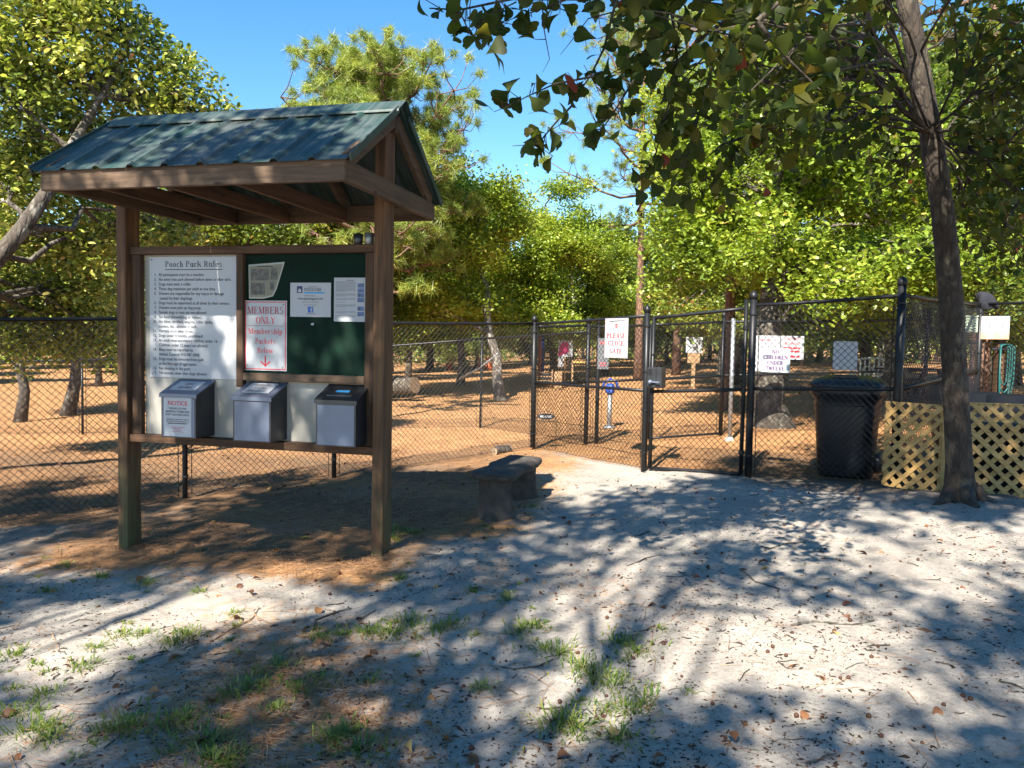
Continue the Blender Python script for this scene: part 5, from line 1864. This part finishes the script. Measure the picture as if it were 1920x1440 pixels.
# ---- pines
pine('pine_tree', 'large round topped pine rising behind the kiosk roof', -3.85, 21.0, 8.7, 0.2, 0.42, 2.35, 48, 27, 5, 110, 0.27)
pine('pine_tree', 'slim tall pine with bare reddish trunk right of centre', 4.75, 30.0, 13.0, 0.17, 0.42, 3.4, 26, 12, 8, 80, 0.34)
pine('pine_tree', 'pine with pale trunk behind the grey gate post', 4.55, 16.6, 12.5, 0.13, 0.62, 2.2, 18, 8, 12, 60, 0.28)
pine('pine_tree', 'pine trunk just right of the leaning oak, left of two', 8.6, 14.6, 12.0, 0.17, 0.6, 2.4, 18, 8, 14, 60, 0.28)
pine('pine_tree', 'pine trunk at right edge, right of two behind leaning oak', 10.9, 17.6, 12.0, 0.15, 0.6, 2.4, 16, 8, 15, 60, 0.28, lean=(-0.6, 0))
pine('pine_tree', 'tall pine standing behind the red print sign', 9.6, 28.0, 14.0, 0.16, 0.5, 2.6, 20, 10, 19, 70, 0.32)
pine('pine_tree', 'tall pine in the gap right of the slim bare pine', 6.9, 33.0, 14.5, 0.17, 0.5, 2.8, 20, 10, 23, 70, 0.34)
pine('pine_tree', 'young pine with a dark bough beside the kiosk gable', -2.9, 16.8, 5.2, 0.1, 0.5, 1.35, 14, 9, 17, 70, 0.26)

# ---- the woods behind: copies of three trees
wood_a = crown_tree('woodland_oak', 'x', trunk_line(0, 0, 8.0, seed=3), taper(0.14), blob((0, 0, 4.5), 2.9, 2.7, 3.3, 26, 91), 'oak_leaf', 'oak_bark', LEAF_LOW, 0.17, 1.15, 11, 62, 0.28, seed=91)
wood_b = crown_tree('woodland_oak', 'x', trunk_line(0, 0, 9.0, seed=5), taper(0.16), blob((0, 0, 5.2), 3.2, 3.0, 3.9, 28, 92), 'bright_leaf', 'oak_bark', LEAF_LOW, 0.17, 1.15, 11, 62, 0.28, seed=92)
wood_c = crown_tree('woodland_oak', 'x', trunk_line(0, 0, 6.0, seed=7), taper(0.11), blob((0, 0, 3.4), 2.2, 2.2, 2.4, 18, 93), 'oak_leaf', 'pale_bark', LEAF_LOW, 0.16, 1.05, 11, 62, 0.26, seed=93)
GRP = 'woods at the back of the dog park'
LAB = ['dark green leafy tree in the woods behind the park', 'tall yellow green tree in the woods behind the park', 'small pale trunked tree in the woods behind the park']
first = {id(wood_a): 1, id(wood_b): 1, id(wood_c): 1}
wr_ = random.Random(17)
spots = []
tries = 0
while len(spots) < 96 and tries < 5000:
    tries += 1
    a = R(wr_.uniform(-40, 40))
    d = wr_.uniform(34, 78) if abs(a) > R(18) or True else 40
    if a < R(-14):
        d = wr_.uniform(24, 70)
    x, y = d * math.tan(a), d
    if abs(x) > 60 or any(math.hypot(x - p[0], y - p[1]) < 2.6 for p in spots):
        continue
    if -2 < x < 12 and y < 38:
        continue
    spots.append((x, y))
for i, (x, y) in enumerate(spots):
    src = (wood_a, wood_b, wood_c)[i % 3]
    k = wr_.uniform(0.8, 1.15)
    if -8 < x / y * 40 < 8:
        k *= 0.85
    if first[id(src)]:
        first[id(src)] = 0
        src.location = (x, y, gz0(x) - 0.05)
        src.rotation_euler = (0, 0, wr_.uniform(0, 6.28))
        tag(src, LAB[i % 3], 'tree', GRP)
    else:
        copy_tree(src, (x, y, gz0(x) - 0.05), wr_.uniform(0, 6.28), k, LAB[i % 3], GRP)
# low brush closing the far edge of the woods
rgb = np.random.default_rng(77)
pos = []
for i in range(620):
    a = R(rgb.uniform(-42, 42))
    d = rgb.uniform(52, 82)
    c = np.array([d * math.tan(a), d, gz0(d * math.tan(a)) + rgb.uniform(0.2, 4.2)])
    pos.append(c + rgb.normal(0, 0.9, (70, 3)) * np.array([1.3, 1, 0.8]))
pos = np.concatenate(pos)
pos = pos[pos[:, 2] > -0.3]
V, Fx, tt = scatter(pos, LEAF_LOW, 0.42, rgb, 0.3)
tag(np_mesh('underbrush', V, Fx, M['oak_leaf'], None, tt), 'dense green underbrush at the far edge of woods', 'underbrush', None, 'stuff')

# ---- oaks behind and beside the photographer, which shade the path and the kiosk
SHX, SHY = -TO_SUN.x / TO_SUN.z, -TO_SUN.y / TO_SUN.z      # shadow drift per metre of height
LIT = [(-2.75, 4.75, 0.55, 0.22), (-2.1, 4.9, 0.4, 0.16), (-1.6, 4.6, 0.25, 0.14), (-1.7, 5.6, 0.3, 0.1), (-1.2, 5.65, 0.3, 0.1), (0.56, 3.95, 0.22, 0.2), (1.1, 4.35, 0.3, 0.17), (2.0, 4.2, 0.3, 0.1),
       (1.5, 3.5, 0.2, 0.08), (1.05, 3.05, 0.2, 0.06), (2.0, 6.3, 0.45, 0.18), (1.3, 6.3, 0.35, 0.14), (2.9, 5.4, 0.35, 0.2), (3.7, 6.0, 0.5, 0.25),
       (0.55, 5.5, 0.35, 0.14), (1.2, 9.1, 0.6, 0.4), (3.0, 6.2, 0.25, 0.12), (0.1, 3.35, 0.25, 0.1), (-3.6, 6.2, 0.4, 0.15)]


def shade_keep(p):
    gx_, gy_ = p[0] + SHX * p[2], p[1] + SHY * p[2]
    for x, y, a, b in LIT:
        if ((gx_ - x) / a) ** 2 + ((gy_ - y) / b) ** 2 < 1:
            return False
    # stay out of the view
    q = Vector(p) - Vector((0, 0, EYE))
    z = q.dot(FW)
    if z > 0.3 and abs(q.dot(RT)) < 0.72 * z and abs(q.dot(UP)) < 0.54 * z:
        return False
    return True


def shade_targets():
    rr_ = random.Random(41)
    out = []
    for x0, x1, y0, y1, st_, drop in ((-5.2, 6.2, 2.2, 10.8, 0.8, 0.16), (-8.0, -1.6, 9.0, 15.5, 0.95, 0.52)):
        gy_ = y0
        while gy_ < y1:
            gx_ = x0
            while gx_ < x1:
                qx, qy = gx_ + rr_.uniform(-.3, .3), gy_ + rr_.uniform(-.3, .3)
                ok = rr_.random() > (0.03 if -2.6 < qx < 0.9 and 6.7 < qy < 9.6 else drop) and not (0.3 < qx < 2.5 and qy > 8.3 + 0.2 * qx) and not (qx <= 0.3 and qy > 9.6)
                for x, y, a, b in LIT:
                    if ((qx - x) / (a + .2)) ** 2 + ((qy - y) / (b + .2)) ** 2 < 1:
                        ok = False
                if ok:
                    h = rr_.uniform(6.6, 9.4)
                    out.append((qx - SHX * h, qy - SHY * h, h))
                gx_ += st_
            gy_ += st_
    return out


SHT = shade_targets()
shade = [(-12.5, 3.5), (-10.0, -1.5), (-7.2, -5.5), (-3.6, -7.0), (0.2, -8.0), (3.6, -7.0), (-4.6, -11.0)]
own = {i: [] for i in range(len(shade))}
for t_g in SHT:
    own[min(range(len(shade)), key=lambda k: math.hypot(t_g[0] - shade[k][0], t_g[1] - shade[k][1] - 3))].append(t_g)
for i, (x, y) in enumerate(shade):
    if len(own[i]) < 2:
        continue
    cx_ = sum(p[0] for p in own[i]) / len(own[i])
    cy_ = sum(p[1] for p in own[i]) / len(own[i])
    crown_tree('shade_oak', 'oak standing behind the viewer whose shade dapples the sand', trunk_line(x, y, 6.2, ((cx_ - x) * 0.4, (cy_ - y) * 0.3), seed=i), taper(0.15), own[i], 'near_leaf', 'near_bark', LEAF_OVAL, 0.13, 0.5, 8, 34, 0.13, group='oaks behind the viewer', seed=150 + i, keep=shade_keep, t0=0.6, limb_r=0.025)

# ------------------------------------------------------------------ ground cover and litter
def tuft_grass():
    rg = np.random.default_rng(5)
    tufts = [(330, 1205, 1.2), (350, 1190, .9), (520, 1250, .9), (470, 1285, 1.2), (440, 1300, 1), (640, 1190, .9), (690, 1185, 1.1), (730, 1190, 1.3), (770, 1165, 1.1), (820, 1180, 1.2), (850, 1170, .8), (1000, 1175, .9), (975, 1182, 1), (1050, 1225, 1), (1020, 1218, .8), (1165, 1205, 1.3), (1190, 1222, 1),
             (1090, 1250, 1.1), (1115, 1270, 1.2), (1150, 1285, 1), (1180, 1330, 1.1), (1210, 1310, .7), (1050, 1355, 1.5), (1080, 1365, 1.2), (1165, 1385, 1), (620, 1385, 1.1), (650, 1375, .9), (675, 1405, 1.2), (245, 1360, 1.3), (215, 1368, .9), (330, 1360, 1.1), (350, 1345, .8), (390, 1390, 1.3), (400, 1430, 1.3), (430, 1425, 1),
             (60, 1370, 1.2), (90, 1385, 1), (20, 1340, 1.1), (275, 1095, 1), (190, 1082, .8), (90, 1108, .6), (270, 1188, .7), (230, 1190, .8), (155, 1250, .9), (20, 1230, .9), (770, 1000, 1.1), (740, 992, .9), (750, 1085, .7), (890, 1108, .6), (600, 1275, .8), (560, 1290, .8), (950, 1122, .7), (375, 1110, .6), (120, 1060, .7), (600, 1195, .7),
             (90, 1300, .8), (700, 1275, .6), (520, 1330, .7), (900, 1290, .7), (740, 1010, 1), (180, 1215, .6), (570, 1010, .4), (940, 970, .5), (1000, 950, .5), (440, 1150, .5)]
    for _ in range(70):
        b_ = tufts[rg.integers(0, 60)]
        tufts.append((b_[0] + rg.normal(0, 60), min(1435, b_[1] + rg.normal(0, 26)), rg.uniform(0.12, 0.4)))
    Vs, Fs, Ts = [], [], []
    n0 = 0
    for px, py, s in tufts:
        g = ground_at(px, py)
        nb = int(80 * s)
        for k in range(nb):
            a = rg.uniform(0, 6.283)
            rr = abs(rg.normal(0, 0.065 * s))
            x, y = g.x + rr * math.cos(a), g.y + rr * math.sin(a)
            h = rg.uniform(0.02, 0.062) * s ** 0.5
            out = rg.uniform(0.5, 2.0)
            a2 = a + rg.normal(0, 0.7)
            dx, dy = math.cos(a2) * h * out, math.sin(a2) * h * out
            w_ = rg.uniform(0.002, 0.0042)
            wx, wy = -math.sin(a2) * w_, math.cos(a2) * w_
            z = gz(x, y) - 0.004
            Vs += [(x - wx, y - wy, z), (x + wx, y + wy, z), (x + dx * .45 + wx * .8, y + dy * .45 + wy * .8, z + h * .7), (x + dx * .45 - wx * .8, y + dy * .45 - wy * .8, z + h * .7), (x + dx, y + dy, z + h * (0.95 - 0.38 * out))]
            Fs += [(n0, n0 + 1, n0 + 2), (n0, n0 + 2, n0 + 3), (n0 + 3, n0 + 2, n0 + 4)]
            Ts += [min(1, max(0, rg.beta(2, 3)))] * 5
            n0 += 5
    tag(np_mesh('grass', Vs, Fs, M['grass'], None, Ts), 'sparse tufts of green grass growing in the sand', 'grass', None, 'stuff')


tuft_grass()


def in_view_xy(rg, n, d0, d1, p=1.0):
    d = d0 * (d1 / d0) ** rg.uniform(0, 1, n) if p == 1.0 else rg.uniform(d0, d1, n)
    a = rg.uniform(-0.72, 0.72, n)
    return d * a, d


def bits():
    rg = np.random.default_rng(8)
    # bark crumbs and seeds on the sand
    x, y = in_view_xy(rg, 42000, 2.7, 11.5)
    cl = np.sin(2.3 * x + 1.1 * y) * np.sin(1.7 * y - 0.6 * x + 1) + 0.6 * np.sin(6 * x + 2 * y) * np.sin(5 * y - x)
    k = rg.uniform(-1.1, 1.2, len(x)) < cl
    x, y = x[k], y[k]
    n = len(x)
    z = np.array([gz(a, b) for a, b in zip(x, y)])
    s = rg.lognormal(-5.5, 0.42, n)
    ang = rg.uniform(0, 6.28, n)
    el = rg.uniform(1, 3.0, n)
    T = np.array([(-1, -.5, 0), (.2, -.7, 0), (1, 0, 0), (.1, .7, 0), (0, 0, .8)], float)
    F0 = np.array([(0, 1, 4), (1, 2, 4), (2, 3, 4), (3, 0, 4)])
    ca, sa = np.cos(ang), np.sin(ang)
    X = T[None, :, 0] * (s * el)[:, None]
    Y = T[None, :, 1] * s[:, None]
    V = np.stack([x[:, None] + X * ca[:, None] - Y * sa[:, None], y[:, None] + X * sa[:, None] + Y * ca[:, None], z[:, None] + T[None, :, 2] * s[:, None]], -1)
    F_ = (F0[None] + (np.arange(n) * 5)[:, None, None]).reshape(-1, 3)
    tag(np_mesh('bark_litter', V.reshape(-1, 3), F_, M['litter'], None, np.repeat(rg.beta(1.6, 2.4, n), 5)), 'dark bark crumbs and seeds strewn over the sand', 'litter', None, 'stuff')
    # pine needles
    x, y = in_view_xy(rg, 95000, 2.8, 16.0)
    pr = np.array([straw_at(a, b) for a, b in zip(x, y)])
    k = rg.uniform(0, 1, len(x)) < np.clip((pr - 0.3) * 1.5, 0.012, 1)
    x, y = x[k], y[k]
    n = len(x)
    z = np.array([gz(a, b) for a, b in zip(x, y)])
    L = rg.uniform(0.05, 0.12, n)
    ang = rg.uniform(0, 6.28, n)
    w_ = rg.uniform(0.0009, 0.0018, n)
    dx, dy = np.cos(ang) * L, np.sin(ang) * L
    wx, wy = -np.sin(ang) * w_, np.cos(ang) * w_
    h0, h1 = rg.uniform(0.001, 0.012, n), rg.uniform(0.001, 0.02, n)
    V = np.stack([np.stack([x - dx - wx, y - dy - wy, z + h0], -1), np.stack([x - dx + wx, y - dy + wy, z + h0 + .001], -1), np.stack([x + dx + wx, y + dy + wy, z + h1], -1), np.stack([x + dx - wx, y + dy - wy, z + h1 + .001], -1)], 1)
    F_ = (np.array([(0, 1, 2), (0, 2, 3)])[None] + (np.arange(n) * 4)[:, None, None]).reshape(-1, 3)
    tag(np_mesh('pine_straw', V.reshape(-1, 3), F_, M['straw_bits'], None, np.repeat(rg.beta(2, 2, n), 4)), 'loose brown pine needles lying over the ground', 'pine straw', None, 'stuff')
    # twigs
    mb = MB()
    rt_ = random.Random(3)
    for i in range(300):
        d = 2.8 * (11 / 2.8) ** rt_.random()
        x0, y0 = d * rt_.uniform(-0.68, 0.68), d
        L = rt_.uniform(0.04, 0.16) if i > 16 else rt_.uniform(0.2, 0.55)
        a = rt_.uniform(0, 6.28)
        pts = []
        for q in range(4):
            xx, yy = x0 + math.cos(a) * L * q / 3, y0 + math.sin(a) * L * q / 3
            pts.append((xx, yy, gz(xx, yy) + 0.005))
            a += rt_.uniform(-0.35, 0.35)
        r = rt_.uniform(0.0015, 0.004) if i > 16 else rt_.uniform(0.003, 0.007)
        mb.tube(pts, [r, r, r * .9, r * .5], 5)
    tag(mb.build('twig_litter', M['oak_bark']), 'fallen twigs scattered over the sandy ground', 'twigs', None, 'stuff')
    # acorns and galls
    mb = MB()
    for i in range(240):
        d = 2.8 * (9 / 2.8) ** rt_.random()
        x0, y0 = d * rt_.uniform(-0.3, 0.68), d
        r = rt_.uniform(0.006, 0.0125)
        mb.lathe([(r * .3, 0), (r * .9, r * .45), (r, r), (r * .8, r * 1.5), (r * .2, r * 1.9)], (x0, y0, gz(x0, y0) - r * .3), 7)
    tag(mb.build('acorns', M['dry_leaf'], None, True), 'small brown acorns scattered on the sand', 'acorns', None, 'stuff')
    # dry leaves
    rg2 = np.random.default_rng(31)
    x, y = in_view_xy(rg2, 210, 2.9, 12)
    x2, y2 = in_view_xy(rg2, 1500, 8.5, 34)
    k2 = np.array([straw_at(a, b) > 0.6 for a, b in zip(x2, y2)])
    x, y = np.concatenate([x, x2[k2]]), np.concatenate([y, y2[k2]])
    pos = np.array([(a, b, gz(a, b) + 0.012) for a, b in zip(x, y)])
    V, Fx, tt = scatter(pos, LEAF_CURL, 0.06, rg2, 1.3, rg2.beta(1.5, 2, len(pos)))
    tag(np_mesh('leaf_litter', V, Fx, M['dry_leaf'], None, tt), 'curled dry oak leaves lying on the ground', 'leaf litter', None, 'stuff')


bits()
